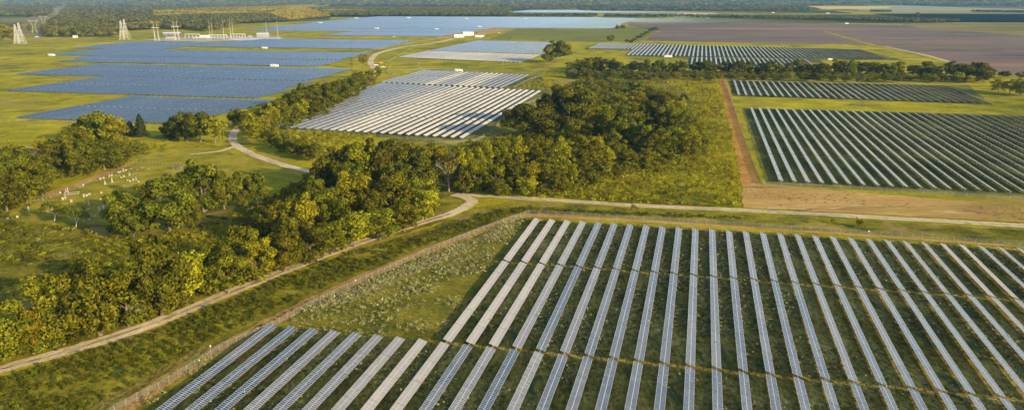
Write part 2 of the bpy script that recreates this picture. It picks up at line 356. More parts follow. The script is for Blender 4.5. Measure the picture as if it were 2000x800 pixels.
PITCHU = 8.76; TILT = 18.0; HUB = 1.55; MW, ML = 1.67, 1.01
def module_quads(cx, y0, w_, l_, e, z0=.055, th=.04):
    """frame ring + glass + sides of one module; returns ring, glass, sides, bottom quads"""
    a, b, c, d = cx - w_ / 2, cx + w_ / 2, y0, y0 + l_
    ai, bi, ci, di = a + e, b - e, c + e, d - e; t = z0 + th; g = t - .006
    ring = [[(a, c, t), (b, c, t), (bi, ci, t), (ai, ci, t)], [(b, c, t), (b, d, t), (bi, di, t), (bi, ci, t)],
            [(b, d, t), (a, d, t), (ai, di, t), (bi, di, t)], [(a, d, t), (a, c, t), (ai, ci, t), (ai, di, t)]]
    glass = [[(ai, ci, g), (bi, ci, g), (bi, di, g), (ai, di, g)]]
    side = [[(a, c, z0), (b, c, z0), (b, c, t), (a, c, t)], [(b, c, z0), (b, d, z0), (b, d, t), (b, c, t)],
            [(b, d, z0), (a, d, z0), (a, d, t), (b, d, t)], [(a, d, z0), (a, c, z0), (a, c, t), (a, d, t)]]
    bot = [[(a, d, z0), (b, d, z0), (b, c, z0), (a, c, z0)]]
    return ring, glass, side, bot
def panels_mesh(name, nsec, nmod, ml, gap, e, mats, sides=True, rails=True, seed=0, th=.04):
    V = []; mi = []; tone = []; r = random.Random(seed); y = 0
    for s_ in range(nsec):
        st = r.random() * .4
        for k in range(nmod):
            for cx in (-MW / 2 - .008, MW / 2 + .008):
                ring, glass, side, bot = module_quads(cx, y, MW - .01, ml - .012, e, th=th)
                t = min(1, st + r.random() * .6)
                V += ring; mi += [0] * 4; V += glass; mi += [1]; tone += [t] * 5
                if sides: V += side + bot; mi += [2] * 5; tone += [0] * 5
            y += ml
        y += gap
    if not sides:
        L = y - gap; ring, glass, side, bot = module_quads(0, 0, 2 * MW, L, .01, th=th)
        V += side + bot; mi += [2] * 5; tone += [0] * 5
    me = quads_mesh(name, V, mats, tone); me.polygons.foreach_set('material_index', np.array(mi, dtype=np.int32)); me.update()
    return me, y - gap
MATS = [FRAME, PANEL, UNDER]
_cache = {}
def sec_mesh(nmod, ml, var):
    k = ('s', nmod, ml, var)
    if k not in _cache: _cache[k] = panels_mesh('panel_section', 1, nmod, ml, 0, .07, MATS, False, seed=var)[0]
    return _cache[k]
def table_mesh(nsec, nmod, ml, var):
    k = ('t', nsec, nmod, ml, var)
    if k not in _cache: _cache[k] = panels_mesh('panel_table', nsec, nmod, ml, .14, .05, MATS, False, seed=var)
    return _cache[k]
def slab_mesh(nsec, seclen, var):
    k = ('l', nsec, round(seclen, 1), var)
    if k not in _cache: _cache[k] = panels_mesh('panel_table', nsec, 3, (seclen - .4) / 3, .4, .09, MATS, False, seed=var, th=.07)
    return _cache[k]
def module_mesh(var):
    k = ('m', var)
    if k not in _cache:
        r = random.Random(var); ring, glass, side, bot = module_quads(0, 0, MW - .01, ML - .012, .065)
        t = r.random()
        me = quads_mesh('solar_panel', ring + glass + side + bot, MATS, [t] * 10)
        me.polygons.foreach_set('material_index', np.array([0] * 4 + [1] + [2] * 5, dtype=np.int32)); _cache[k] = me
    return _cache[k]
def rail_mesh(L):
    k = ('r', round(L, 1))
    if k not in _cache:
        b = MB()
        for x in (-1.25, -.45, .45, 1.25): b.box(x - .03, .02, .0, x + .03, L - .02, .052)
        for y in np.arange(.5, L, 3.0): b.box(-1.5, y - .03, -.05, 1.5, y + .03, 0)
        _cache[k] = b.mesh('panel_section', STEEL)
    return _cache[k]
def tube_mesh(L, ext=.6):
    k = ('tu', round(L, 1))
    if k not in _cache:
        b = MB(); b.bar((0, -ext, 0), (0, L + ext, 0), .085, n=6); _cache[k] = b.mesh('torque_tube', STEEL)
    return _cache[k]
def post_mesh(L, step=7.4):
    k = ('po', round(L, 1), step)
    if k not in _cache:
        b = MB(); n_ = max(2, int(L / step) + 1)
        for i in range(n_):
            y = -.15 + (L + .3) * i / (n_ - 1); b.box(-.08, y - .06, 0, .08, y + .06, HUB - .08)
        b.box(-.18, L * .5 - .3, .3, .22, L * .5 + .3, .95)
        _cache[k] = b.mesh('support_posts', STEEL)
    return _cache[k]
ORD = ['first', 'second', 'third', 'fourth', 'fifth', 'sixth', 'seventh', 'eighth', 'ninth', 'tenth', 'eleventh', 'twelfth', 'thirteenth', 'fourteenth', 'fifteenth',
       'sixteenth', 'seventeenth', 'eighteenth', 'nineteenth', 'twentieth']
TENS = {20: 'twenty', 30: 'thirty', 40: 'forty', 50: 'fifty', 60: 'sixty', 70: 'seventy', 80: 'eighty', 90: 'ninety'}
def nth(i):
    """0-based ordinal in words"""
    i += 1
    if i <= 20: return ORD[i - 1]
    if i > 99: return 'hundred-and-' + nth(i - 101) if i > 100 else 'hundredth'
    t, u = i // 10 * 10, i % 10
    return TENS[t] + '-' + ORD[u - 1] if u else TENS[t][:-1] + 'ieth'
def solar_row(u, bands, label, group, detail, dust_glare, tilts=None, bright=0):
    """bands = [(v0, v1, nsec)] near to far. detail 2 = modules of their own where they show large, 1 = joined modules, 0 = plain slabs"""
    v00 = min(b[0] for b in bands); X, Y = xy(u, v00)
    root = empty('solar_row', (X, Y, 0), -AZ)
    tag(root, label, 'solar row', group)
    for bi, (v0, v1, ns) in enumerate(bands):
        L = v1 - v0; y = v0 - v00
        dz = (tilts[bi] if tilts else 0) + rnd.uniform(-1.4, 1.4)
        rot = (0, R(TILT + dz), 0)
        du = dust_glare[bi] if isinstance(dust_glare, (list, tuple)) else dust_glare
        br = bright[bi] if isinstance(bright, list) else bright
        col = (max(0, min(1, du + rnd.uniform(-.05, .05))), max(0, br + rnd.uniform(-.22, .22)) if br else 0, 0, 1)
        if detail == 2:
            sl = (L + .14) / ns; nm = round((sl - .14) / ML); ml = round((sl - .14) / nm, 3)
            for s_ in range(ns):
                y0 = y + s_ * sl; gx, gy = xy(u, v00 + y0 + sl / 2); px, py = proj(gx, gy, 1.5)
                c2 = (max(0, min(1, col[0] + rnd.uniform(-.06, .06))), 0, 0, 1)
                jt = (0, rot[1] + R(rnd.uniform(-.25, .25)), 0)
                if py > 700 and -60 < px < 2040 and py < 835:
                    so = obj('panel_section', rail_mesh(sl - .14), root, (0, y0, HUB), jt)
                    for k in range(nm):
                        for cx in (-MW / 2 - .008, MW / 2 + .008):
                            p = obj('solar_panel', module_mesh(rnd.randrange(7)), so, (cx, k * ml, 0))
                            p.color = (max(0, min(1, c2[0] + rnd.uniform(-.08, .08))), 0, 0, 1)
                else:
                    so = obj('panel_section', sec_mesh(nm, ml, rnd.randrange(5)), root, (0, y0, HUB), jt); so.color = c2
        elif detail == 1:
            nm = round(((L + .14) / ns - .14) / ML); ml = round(((L + .14) / ns - .14) / nm, 3)
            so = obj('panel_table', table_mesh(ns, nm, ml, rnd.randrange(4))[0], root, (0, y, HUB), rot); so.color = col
        else:
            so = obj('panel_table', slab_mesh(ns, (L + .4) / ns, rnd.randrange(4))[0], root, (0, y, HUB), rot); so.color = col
        obj('support_posts', post_mesh(L), root, (0, y, 0))['kind'] = 'stuff'
    obj('torque_tube', tube_mesh(max(b[1] for b in bands) - v00), root, (0, 0, HUB - .03))

# foreground array
def tone_words(d): return 'cream' if d > .6 else ('pale grey' if d > .34 else 'blue')
FGL = {-8: .16, -7: .08, -6: .08, -5: .24, -4: .16, -3: .40, -2: .5, -1: .8, 0: [.85, .85, .85], 1: [.12, .85, .85], 2: [.35, .8, .85], 3: [.05, .42, .55]}  # high amounts put a warm sky reflection into the row colour
for i in range(-8, 48):
    u = -85.2 + i * PITCHU
    if i < 0: bands = [(162.5, 254.8, 6)]; d = FGL[i]
    else:
        bands = [(162.5, 254.0, 6), (256.2, 347.6, 6), (349.4, 423.5, 5)]
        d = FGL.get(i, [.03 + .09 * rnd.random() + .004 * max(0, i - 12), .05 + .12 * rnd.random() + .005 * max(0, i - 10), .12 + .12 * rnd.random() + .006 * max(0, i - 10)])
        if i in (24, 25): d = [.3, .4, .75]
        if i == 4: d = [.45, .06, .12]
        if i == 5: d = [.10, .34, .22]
        if i == 6: d = [.12, .10, .2]
    if i < 0:
        lab = f'{tone_words(d)} solar row in the short lower left block, {nth(i + 8)} from the left'
        grp = 'short solar rows at the lower left of the foreground array'
    else:
        lab = f'{tone_words(d[1])} long solar row of the foreground array, {nth(i)} from the open weedy corner'
        grp = 'long solar rows of the foreground array'
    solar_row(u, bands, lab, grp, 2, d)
# right hand array
for i in range(0, 46):
    u = 58 + i * PITCHU; d = .34 + .12 * rnd.random()
    solar_row(u, [(553, 648.4, 6), (649.8, 729.3, 5), (730.7, 822.8, 6), (824.2, 917, 6)],
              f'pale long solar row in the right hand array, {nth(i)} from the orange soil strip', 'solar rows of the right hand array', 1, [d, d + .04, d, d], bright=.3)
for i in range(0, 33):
    u = 49.5 + i * PITCHU
    v0 = 1035 - .08 * (u - 49)
    solar_row(u, [(v0, 1121, 6), (1122.5, 1209, 6)], f'pale solar row in the small upper right block, {nth(i)} from the orange strip',
              'solar rows above the right hand array', 0, .42 + .1 * rnd.random())
# array in the middle, beyond the wood
MIDN = 28
for i in range(MIDN):
    u = -440 + i * PITCHU
    k = (u + 440) / 246
    b = []
    def V(vL, vR): return vL + (vR - vL) * k
    e0 = 684 - .10 * (u + 389); g1 = 790 - .15 * (u + 403) * 1.0; g2 = 878 - .15 * (u + 430); g3 = 985 - .14 * (u + 408); fa = 1072 - .20 * (u + 436)
    if i >= 5: b.append((e0, g1 - 1, 7))
    if i >= 3: b.append((g1 + 1, g2 - 1, 6))
    if i >= 1: b.append((g2 + 1, g3 - 1, 7))
    b.append((g3 + 1, fa, 6))
    base = .34 + .66 * min(1, max(0, (i - 6) / 9)); base += rnd.uniform(-.08, .08)  # sunlit cream of the right part is put into the row colour
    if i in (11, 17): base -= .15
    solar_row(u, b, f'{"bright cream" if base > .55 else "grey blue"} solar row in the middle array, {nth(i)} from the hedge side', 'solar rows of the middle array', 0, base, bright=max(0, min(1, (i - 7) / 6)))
for i in range(22):
    u = -447 + i * PITCHU; s0 = 1079 - .18 * (u + 444); s1 = 1186 - .28 * (u + 435); s2 = 1271 - .22 * (u + 451)
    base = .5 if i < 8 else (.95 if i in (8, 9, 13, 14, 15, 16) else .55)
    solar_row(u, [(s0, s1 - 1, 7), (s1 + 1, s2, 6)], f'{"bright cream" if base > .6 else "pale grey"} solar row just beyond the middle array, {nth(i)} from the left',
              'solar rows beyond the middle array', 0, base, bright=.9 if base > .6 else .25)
# block in front of the white site office
for i in range(31):
    u = -592 + i * PITCHU; t = i / 30; n0 = 1525 - 71 * t; n1 = 1728 - 66 * t - (0); f = 2118 - 50 * t
    base = .55 + .3 * min(1, i / 12)
    bb = [(n0, n0 + 95, 6), (n0 + 97, n1 - 14, 6), (n1, n1 + 130, 8)]
    if i < 27: bb.append((n1 + 132, f - 130, 8)); bb.append((f - 128, f, 8))
    solar_row(u, bb, f'solar row before the white site office, {nth(i)} from the left', 'solar rows in front of the white site office', 0, [base, base, .12, .14, .14], bright=[.8, .8, 0, 0, 0])
# block behind the long tree line
for i in range(70):
    u = -252 + i * PITCHU; t = i / 69
    f = 2072 - 110 * t
    if i < 12: bb = [(1855, 1950, 6), (1952, f, 7)]
    else: bb = [(1668, 1760, 6), (1762, 1855, 6), (1857, 1950, 6), (1952, f, 7)]
    if 26 < i < 52: bb = [(1440, 1530, 6), (1532, 1640, 7)] + bb
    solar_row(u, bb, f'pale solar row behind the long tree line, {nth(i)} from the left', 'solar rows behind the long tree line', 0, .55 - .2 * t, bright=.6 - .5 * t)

# the blue arrays farther off and the ones on the horizon: one mass of rows
def mass(rects, mats, name, label, cat):
    V = []; mi = []; tone = []
    tc_, ts_ = math.cos(R(TILT)), math.sin(R(TILT))
    r = random.Random(3)
    for (u0, u1, v0, v1, bl) in rects:
        nb = max(1, round((v1 - v0) / bl)); L = (v1 - v0) / nb
        for b_ in range(nb):
            va = v0 + b_ * L; vb = va + L - 1.4; vm = (va + vb) / 2
            ua = u0(vm) if callable(u0) else u0; ub = u1(vm) if callable(u1) else u1
            k0 = math.ceil(ua / PITCHU); k1 = int(ub / PITCHU)
            for k in range(k0, k1 + 1):
                uc = k * PITCHU; t = r.random()
                dz = math.tan(R(r.uniform(-.8, .8)))
                q = []
                for cx in (-MW / 2 - .01, MW / 2 + .01):
                    ring, glass, side, bot = module_quads(cx, va, MW - .01, vb - va, .09, th=.08)
                    q += [(x, 0) for x in ring] + [(x, 1) for x in glass]
                ring, glass, side, bot = module_quads(0, va, 2 * MW, vb - va, .01, th=.08)
                q += [(x, 2) for x in side + bot]
                for pts, m_ in q:
                    V.append([(uc + p[0] * tc_ + p[2] * ts_, p[1], HUB - p[0] * (ts_ + dz) + p[2] * tc_) for p in pts]); mi.append(m_); tone.append(t)
                for yy in (va + .1, vb - .1):
                    for (x0, y0, x1, y1) in ((-.09, -.07, .09, -.07), (.09, -.07, .09, .07), (.09, .07, -.09, .07), (-.09, .07, -.09, -.07)):
                        V.append([(uc + x0, yy + y0, 0), (uc + x1, yy + y1, 0), (uc + x1, yy + y1, HUB), (uc + x0, yy + y0, HUB)]); mi.append(0); tone.append(0)
                if b_ == 0: continue
                # drive box at the band end
                bx = [(-.4, -1.2), (.4, -1.2), (.4, -.4), (-.4, -.4)]
                V.append([(uc + p[0], va + p[1], HUB + .5) for p in bx]); mi.append(3); tone.append(0)
                for e in range(4):
                    p, p2 = bx[e], bx[(e + 1) % 4]
                    V.append([(uc + p[0], va + p[1], .9), (uc + p2[0], va + p2[1], .9), (uc + p2[0], va + p2[1], HUB + .5), (uc + p[0], va + p[1], HUB + .5)]); mi.append(3); tone.append(0)
    A = np.array(V, dtype=np.float32)
    B = A.copy(); B[..., 0] = A[..., 0] * ca + A[..., 1] * sa; B[..., 1] = -A[..., 0] * sa + A[..., 1] * ca
    me = quads_mesh(name, B, mats, tone); me.polygons.foreach_set('material_index', np.array(mi, dtype=np.int32))
    o = obj(name, me); tag(o, label, cat, None, 'stuff'); return o
lin = lambda va, ua, vb, ub: (lambda v: ua + (ub - ua) * (v - va) / (vb - va))
mass([(-698, -505, 682, 866, 92), (-905, lin(876, -536, 1072, -560), 880, 1072, 96), (-1085, lin(1074, -562, 1268, -595), 1076, 1268, 96),
      (lin(1300, -1195, 1440, -1240), lin(1300, -665, 1440, -685), 1302, 1438, 68), (-1370, lin(1446, -690, 1635, -708), 1446, 1632, 93),
      (-1475, lin(1640, -1235, 1735, -1240), 1640, 1735, 95), (-1500, -1255, 1745, 1905, 80), (-1239, lin(1745, -745, 2110, -780), 1750, 1955, 102), (-1222, lin(1745, -745, 2110, -780), 1962, 2100, 69),
      (-1150, -775, 2312, 2560, 124), (-1560, -770, 2575, 2760, 92), (-1640, -770, 2785, 2925, 70),
      (-1660, lin(2935, -330, 3300, -330), 2940, 3290, 117), (-1740, -335, 3300, 3830, 132), (-1790, -335, 3840, 4330, 122)],
     [DULL, PANEL_FAR, UNDER, STEEL], 'blue_solar_arrays', 'wide blue arrays of solar rows stretching to the far woods, upper left', 'solar arrays')
mass([(-330, 840, 3630, 4180, 110), (-330, 1000, 4420, 5050, 125), (-1300, 900, 5350, 6150, 130), (1000, 1900, 3830, 5300, 140), (1340, 2600, 3830, 5100, 140)],
     [DULL, PANEL_FAR2, UNDER, STEEL], 'distant_solar_arrays', 'thin bands of solar rows in front of the far woods, upper right', 'solar arrays')

# ------------------------------------------------------------------ foliage
def leaf_mat(name, dark, light, hue_var=.25, trans=.25):
    m = mat(name, light, .8, spec=.04); n, l, b = nodes(m)
    at = n.new('ShaderNodeAttribute'); at.attribute_name = 'tone'
    oi = n.new('ShaderNodeObjectInfo')
    c = mixc(n, l, at.outputs['Fac'], dark, light)
    hs = n.new('ShaderNodeHueSaturation')
    l.new(math_(n, l, 'ADD', .5 - hue_var * .06, math_(n, l, 'MULTIPLY', oi.outputs['Random'], hue_var * .12)), hs.inputs['Hue'])
    l.new(math_(n, l, 'ADD', 1 - hue_var, math_(n, l, 'MULTIPLY', oi.outputs['Random'], 2 * hue_var)), hs.inputs['Value'])
    l.new(c, hs.inputs['Color']); l.new(hs.outputs[0], b.inputs['Base Color'])
    tr = n.new('ShaderNodeBsdfTranslucent'); l.new(hs.outputs[0], tr.inputs['Color'])
    mx = n.new('ShaderNodeMixShader'); mx.inputs[0].default_value = trans
    l.new(b.outputs[0], mx.inputs[1]); l.new(tr.outputs[0], mx.inputs[2]); l.new(mx.outputs[0], n['Material Output'].inputs['Surface'])
    return m
LEAF = {
    'oak': leaf_mat('oak_leaves', (.046, .058, .006), (.18, .18, .012)),
    'elm': leaf_mat('elm_leaves', (.060, .072, .006), (.245, .235, .012)),
    'yellow': leaf_mat('yellow_leaves', (.12, .12, .008), (.36, .33, .013)),
    'cedar': leaf_mat('cedar_needles', (.020, .034, .014), (.055, .070, .025)),
    'grey': leaf_mat('silver_leaves', (.10, .11, .05), (.24, .24, .12)),
    'rust': leaf_mat('rust_leaves', (.16, .15, .015), (.36, .30, .03)),
    'far': leaf_mat('far_leaves', (.035, .045, .010), (.27, .24, .05), .6),
    'farsunlit': leaf_mat('far_sunlit_leaves', (.08, .07, .008), (.60, .47, .02), .45),  # sunlit patches of the far woods painted into the leaf colour
    'bush': leaf_mat('bush_leaves', (.045, .060, .006), (.22, .215, .013), .4),
    'weed': leaf_mat('weed_leaves', (.15, .16, .05), (.48, .45, .21), .25),
    'brush': leaf_mat('brush_leaves', (.10, .105, .008), (.44, .38, .018), .4),
    'dry': leaf_mat('dry_weeds', (.16, .10, .04), (.34, .23, .11), .3),
}
BARK = mat('bark', (.16, .125, .09), .9); PALEBARK = mat('pale_bark', (.42, .37, .29), .85)
def cards(P, N, S, r, aspect=.75):
    """random leaf cards: centres P, normals N, sizes S -> (n,4,3)"""
    n = len(P); a = r.normal(size=(n, 3)); T = np.cross(N, a); T /= np.linalg.norm(T, axis=1, keepdims=True) + 1e-9; B = np.cross(N, T)
    S = S[:, None]; k = r.uniform(.55, 1.0, (n, 1)) * S * aspect
    bend = N * S * .18
    return np.stack([P - T * S * .5 - bend, P - B * k * .5, P + T * S * .5 - bend, P + B * k * .5], 1)
def unit(r, n, zmin=-1.0):
    d = r.normal(size=(n * 3, 3)); d /= np.linalg.norm(d, axis=1, keepdims=True); d = d[d[:, 2] > zmin]; return d[:n]
def lobed(r, n_lobes, Rxy, Rz, zc, lobe, dens, size, hollow=.78, zlow=-.5, jitter=.35):
    dirs = unit(r, n_lobes, zlow); rad = r.uniform(.35, .82, n_lobes) ** .7
    Cn = dirs * rad[:, None] * np.array([Rxy, Rxy, Rz]); Cn[:, 2] += zc; far_ = rad > np.quantile(rad, .72); Cn[far_, :2] *= r.uniform(1.0, 1.2, (far_.sum(), 1)); Cn[far_, 2] += r.uniform(-1.2, 1.2, far_.sum())
    lr = r.uniform(lobe[0], lobe[1], n_lobes) * (Rxy + Rz) / 2 * np.where(far_, r.uniform(.5, .85, n_lobes), 1.05)
    P = []; N = []; T = []
    for i in range(n_lobes):
        m = max(6, int(dens * lr[i] ** 2)); d = unit(r, m, -.75); m = len(d)
        p = Cn[i] + d * lr[i] * r.uniform(.72, 1.08, (m, 1)) * np.array([1, 1, .85])
        keep = np.ones(m, bool)
        for j in range(n_lobes):
            if j != i: keep &= np.linalg.norm(p - Cn[j], axis=1) > lr[j] * hollow
        p = p[keep]; d = d[keep]; P.append(p); N.append(d + r.normal(size=d.shape) * jitter); T.append(np.clip(r.uniform(-.25, .25) + r.uniform(.1, .9, len(p)), 0, 1))
    P = np.concatenate(P); N = np.concatenate(N); N /= np.linalg.norm(N, axis=1, keepdims=True); T = np.concatenate(T)
    S = r.uniform(size * .6, size * 1.3, len(P)); return cards(P, N, S, r), T, Cn
def crown_mesh(name, kind, seed):
    r = np.random.default_rng(seed); cen = None
    if kind in ('oak', 'elm', 'yellow', 'rust', 'grey'):   # reference: 20 m tall, 18 m wide
        if kind == 'oak': V, T, cen = lobed(r, 26, 7.4, 8.6, 9.6, (.23, .39), 40, .95, zlow=-.98)
        elif kind == 'elm': V, T, cen = lobed(r, 32, 6.8, 9.0, 9.4, (.18, .34), 42, .85, jitter=.5, zlow=-1)
        else: V, T, cen = lobed(r, 30, 6.3, 8.6, 9.5, (.17, .33), 38, .85, jitter=.55, zlow=-.98)
    elif kind == 'cedar':                       # 12 m tall
        m = 1900; z = r.uniform(0.03, 1, m) ** 1.2; ang = r.uniform(0, 2 * math.pi, m); lump = 1 + .22 * np.sin(ang * 3 + z * 9) + .15 * np.sin(ang * 7 - z * 21)
        rad = 3.3 * (1 - z) ** .75 * lump * r.uniform(.6, 1.05, m)
        P = np.stack([np.cos(ang) * rad, np.sin(ang) * rad, .6 + z * 11.4], 1); N = np.stack([np.cos(ang), np.sin(ang), np.full(m, .45)], 1) + r.normal(size=(m, 3)) * .4
        N /= np.linalg.norm(N, axis=1, keepdims=True); V = cards(P, N, r.uniform(.4, .95, m), r); T = r.uniform(0, 1, m)
    elif kind == 'poplar':                      # 24 m tall, 12 m wide
        V, T, cen = lobed(r, 24, 4.2, 9.6, 12.6, (.20, .34), 34, .8, zlow=-.95)
    elif kind == 'pine':                        # leaning, flat layered crown, 11 m tall
        Vs = []; Ts = []; cs = [(-5, 1, 8.2, 4.2), (-1.5, -2, 9.6, 4.4), (2.5, 1.5, 9.0, 4.6), (6.5, 0, 7.4, 4.0), (9.5, -.8, 6.4, 3.2), (-8, -1, 6.4, 2.8), (0, 2.6, 7.2, 3.0), (4.5, -2.8, 6.2, 3.0)]
        for cx, cy, cz, rr in cs:
            m = 300; d = unit(r, m, -.6); m = len(d); P = np.array([cx, cy, cz]) + d * rr * r.uniform(.6, 1.05, (m, 1)) * np.array([1, 1, .36]); N = d * np.array([.5, .5, 1]) + r.normal(size=(m, 3)) * .5
            N /= np.linalg.norm(N, axis=1, keepdims=True); Vs.append(cards(P, N, r.uniform(.4, .9, m), r)); Ts.append(r.uniform(0, 1, m))
        V = np.concatenate(Vs); T = np.concatenate(Ts)
    elif kind == 'sparse':                      # half bare crown
        V, T, cen = lobed(r, 24, 6.0, 8.5, 12, (.13, .24), 22, .6, zlow=-.6, hollow=.3, jitter=.8)
    elif kind == 'bush':                        # 5 m wide, 4 m tall
        V, T, cen = lobed(r, 11, 2.0, 1.7, 1.7, (.28, .5), 62, .55, zlow=-.3, jitter=.5)
    elif kind == 'tuft':                        # 2.4 m wide
        V, T, cen = lobed(r, 7, 1.0, .55, .45, (.35, .6), 80, .36, zlow=-.2, jitter=.6)
    elif kind == 'farcrown':                    # 20 m wide, 14 m tall
        V, T, cen = lobed(r, 12, 8.0, 5.0, 8.0, (.28, .48), 7, 2.0, zlow=-.6, jitter=.4)
    return V, T
def trunk_mesh(kind, seed, bark):
    r = random.Random(seed); b = MB()
    if kind == 'cedar': b.bar((0, 0, -.2), (0, 0, 4), .22, .12, 6)
    elif kind == 'pine':
        pts = [(0, 0, -.3), (.8, .2, 2.2), (.2, .5, 4.2), (-.6, .1, 6.0), (-.2, 0, 8.6)]
        for i in range(4): b.bar(pts[i], pts[i + 1], .42 - .08 * i, .34 - .08 * i, 7)
        b.bar(pts[1], (4, .6, 5.4), .26, .16, 6); b.bar((4, .6, 5.4), (8.4, -.4, 6.3), .16, .08, 5); b.bar(pts[2], (-4.6, -.3, 5.6), .2, .1, 5); b.bar(pts[3], (3, 1, 8.6), .16, .07, 5)
    elif kind == 'sparse':
        b.bar((0, 0, -.2), (.2, 0, 7), .45, .3, 7)
        def br(p, d, L, rad, dep):
            q = Vector(p) + Vector(d) * L; b.bar(p, q, rad, rad * .55, 5 if dep > 1 else 4, cap=False)
            if dep: 
                for _ in range(3): br(q, (Vector(d) + Vector((r.uniform(-.6, .6), r.uniform(-.6, .6), r.uniform(-.1, .45)))).normalized(), L * r.uniform(.55, .8), rad * .58, dep - 1)
        for _ in range(6): br((.15, 0, r.uniform(3, 7)), Vector((r.uniform(-.6, .6), r.uniform(-.6, .6), 1)).normalized(), r.uniform(4.5, 6.5), .2, 3)
    else:
        h = 9 if kind == 'poplar' else 7.5
        b.bar((0, 0, -.3), (0, 0, .9), .62, .42, 8, cap=False); b.bar((0, 0, .9), (r.uniform(-.3, .3), r.uniform(-.3, .3), h), .42, .26, 7)
        for i in range(6):
            a = i * 1.05 + r.random(); L = r.uniform(3, 5); z = r.uniform(3.2, h)
            m_ = (math.cos(a) * L * .55, math.sin(a) * L * .55, z + L * .55); b.bar((0, 0, z), m_, .2, .13, 5)
            b.bar(m_, (math.cos(a + .3) * L, math.sin(a + .3) * L, z + L * 1.3), .13, .05, 4)
    return b.mesh('trunk', bark)
PROTO = {}
def proto(kind, leaf, n, seed0, bark=BARK, name='crown'):
    out = []
    for i in range(n):
        V, T = crown_mesh(name, kind, seed0 + i); out.append((quads_mesh(name, V, LEAF[leaf], T), trunk_mesh(kind, seed0 + i, bark)))
    return out
PROTO['oak'] = (proto('oak', 'oak', 4, 10), 19.5, 18)
PROTO['elm'] = (proto('elm', 'elm', 4, 20), 20, 17)
PROTO['yellow'] = (proto('yellow', 'yellow', 3, 30), 19.5, 16)
PROTO['rust'] = (proto('yellow', 'rust', 1, 34), 19.5, 16)
PROTO['grey'] = (proto('elm', 'grey', 1, 36, PALEBARK), 20, 17)
PROTO['cedar'] = (proto('cedar', 'cedar', 2, 40), 12, 6.4)
PROTO['poplar'] = (proto('poplar', 'yellow', 1, 50), 23.5, 11)
PROTO['pine'] = (proto('pine', 'oak', 2, 60, PALEBARK), 11, 20)
PROTO['sparse'] = (proto('sparse', 'yellow', 1, 70, mat('sparse_bark', (.26, .23, .17), .9)), 22, 14)
KINDW = {'oak': ('oak_tree', 'dark green broad tree'), 'elm': ('leafy_tree', 'olive green leafy tree'), 'yellow': ('leafy_tree', 'yellow green leafy tree'),
         'rust': ('leafy_tree', 'small rust yellow tree'), 'grey': ('leafy_tree', 'silvery grey green tree'), 'cedar': ('cedar_tree', 'dark pointed cedar'),
         'poplar': ('poplar_tree', 'tall narrow poplar'), 'pine': ('pine_tree', 'low spreading pine'), 'sparse': ('bare_tree', 'half bare tree')}
def tree(x, top, base, wpx, kind, label, group):
    X, Y = gnd(x, base); sc = pxm(Y)
    lo, hi = .5, 60.0
    for _ in range(30):
        mid_ = (lo + hi) / 2
        if proj(X, Y, mid_)[1] > top: lo = mid_
        else: hi = mid_
    h = lo; wd = wpx * (1.2 if kind in ('oak', 'elm', 'yellow') else 1) / sc
    ps, ph, pw = PROTO[kind]; cm_, tm = ps[rnd.randrange(len(ps))]
    nm = KINDW[kind][0]; root = empty(nm, (X, Y, 0), rnd.uniform(0, 6.28) if kind != 'pine' else rnd.uniform(-.3, .3))
    tag(root, label, 'tree', group)
    s_ = (wd / pw, wd / pw * rnd.uniform(.9, 1.1), h / ph)
    obj('crown', cm_, root, scale=s_); obj('trunk', tm, root, scale=(s_[2], s_[2], s_[2]) if kind != 'pine' else s_)
    return root
def tree_set(lst, place, group):
    """lst of (x, top, base, width px, kind); the labels number the trees of one look from the left"""
    lst = sorted(lst, key=lambda t: t[0]); cnt = {}
    tot = {}
    for t in lst: tot[t[4]] = tot.get(t[4], 0) + 1
    for t in lst:
        k = cnt.get(t[4], 0); cnt[t[4]] = k + 1
        lab = f'{KINDW[t[4]][1]} {place}' + (f', {nth(k)} from the left' if tot[t[4]] > 1 else '')
        tree(*t, lab, group)
O_, E1, Y_, CD = 'oak', 'elm', 'yellow', 'cedar'
tree_set([(12, 572, 700, 108, E1), (66, 590, 690, 70, Y_), (118, 514, 672, 115, E1), (196, 484, 654, 132, E1), (252, 490, 636, 96, O_), (318, 448, 616, 120, O_), (366, 460, 594, 98, Y_),
          (446, 478, 572, 84, E1), (503, 455, 548, 80, Y_), (556, 440, 530, 78, E1), (606, 430, 512, 80, O_), (648, 420, 496, 74, E1), (692, 392, 482, 82, Y_), (742, 395, 468, 74, E1),
          (790, 384, 452, 70, E1), (832, 362, 430, 62, Y_)], 'in the front row above the road', 'trees along the upper side of the lower dirt road')
tree_set([(540, 375, 480, 88, E1), (590, 362, 476, 84, Y_), (480, 420, 530, 66, E1), (420, 455, 555, 70, O_), (640, 350, 452, 92, E1), (700, 325, 442, 100, Y_), (765, 318, 430, 92, E1),
          (722, 352, 452, 70, O_), (815, 335, 420, 84, E1), (660, 372, 468, 66, O_), (565, 402, 500, 62, O_)], 'in the row behind the roadside trees', 'trees of the second row above the lower dirt road')
tree_set([(636, 300, 384, 66, O_), (662, 270, 378, 76, O_), (700, 262, 378, 84, E1), (745, 248, 374, 84, O_), (790, 262, 372, 84, E1), (828, 270, 378, 74, O_), (852, 262, 366, 56, E1),
          (905, 266, 372, 50, Y_), (690, 300, 395, 60, O_), (780, 300, 396, 70, O_), (615, 335, 398, 52, O_)], 'in the clump below the middle array', 'trees of the tall clump below the middle array')
tree_set([(877, 278, 374, 66, 'sparse')], 'with visible branches above the road fork', None)
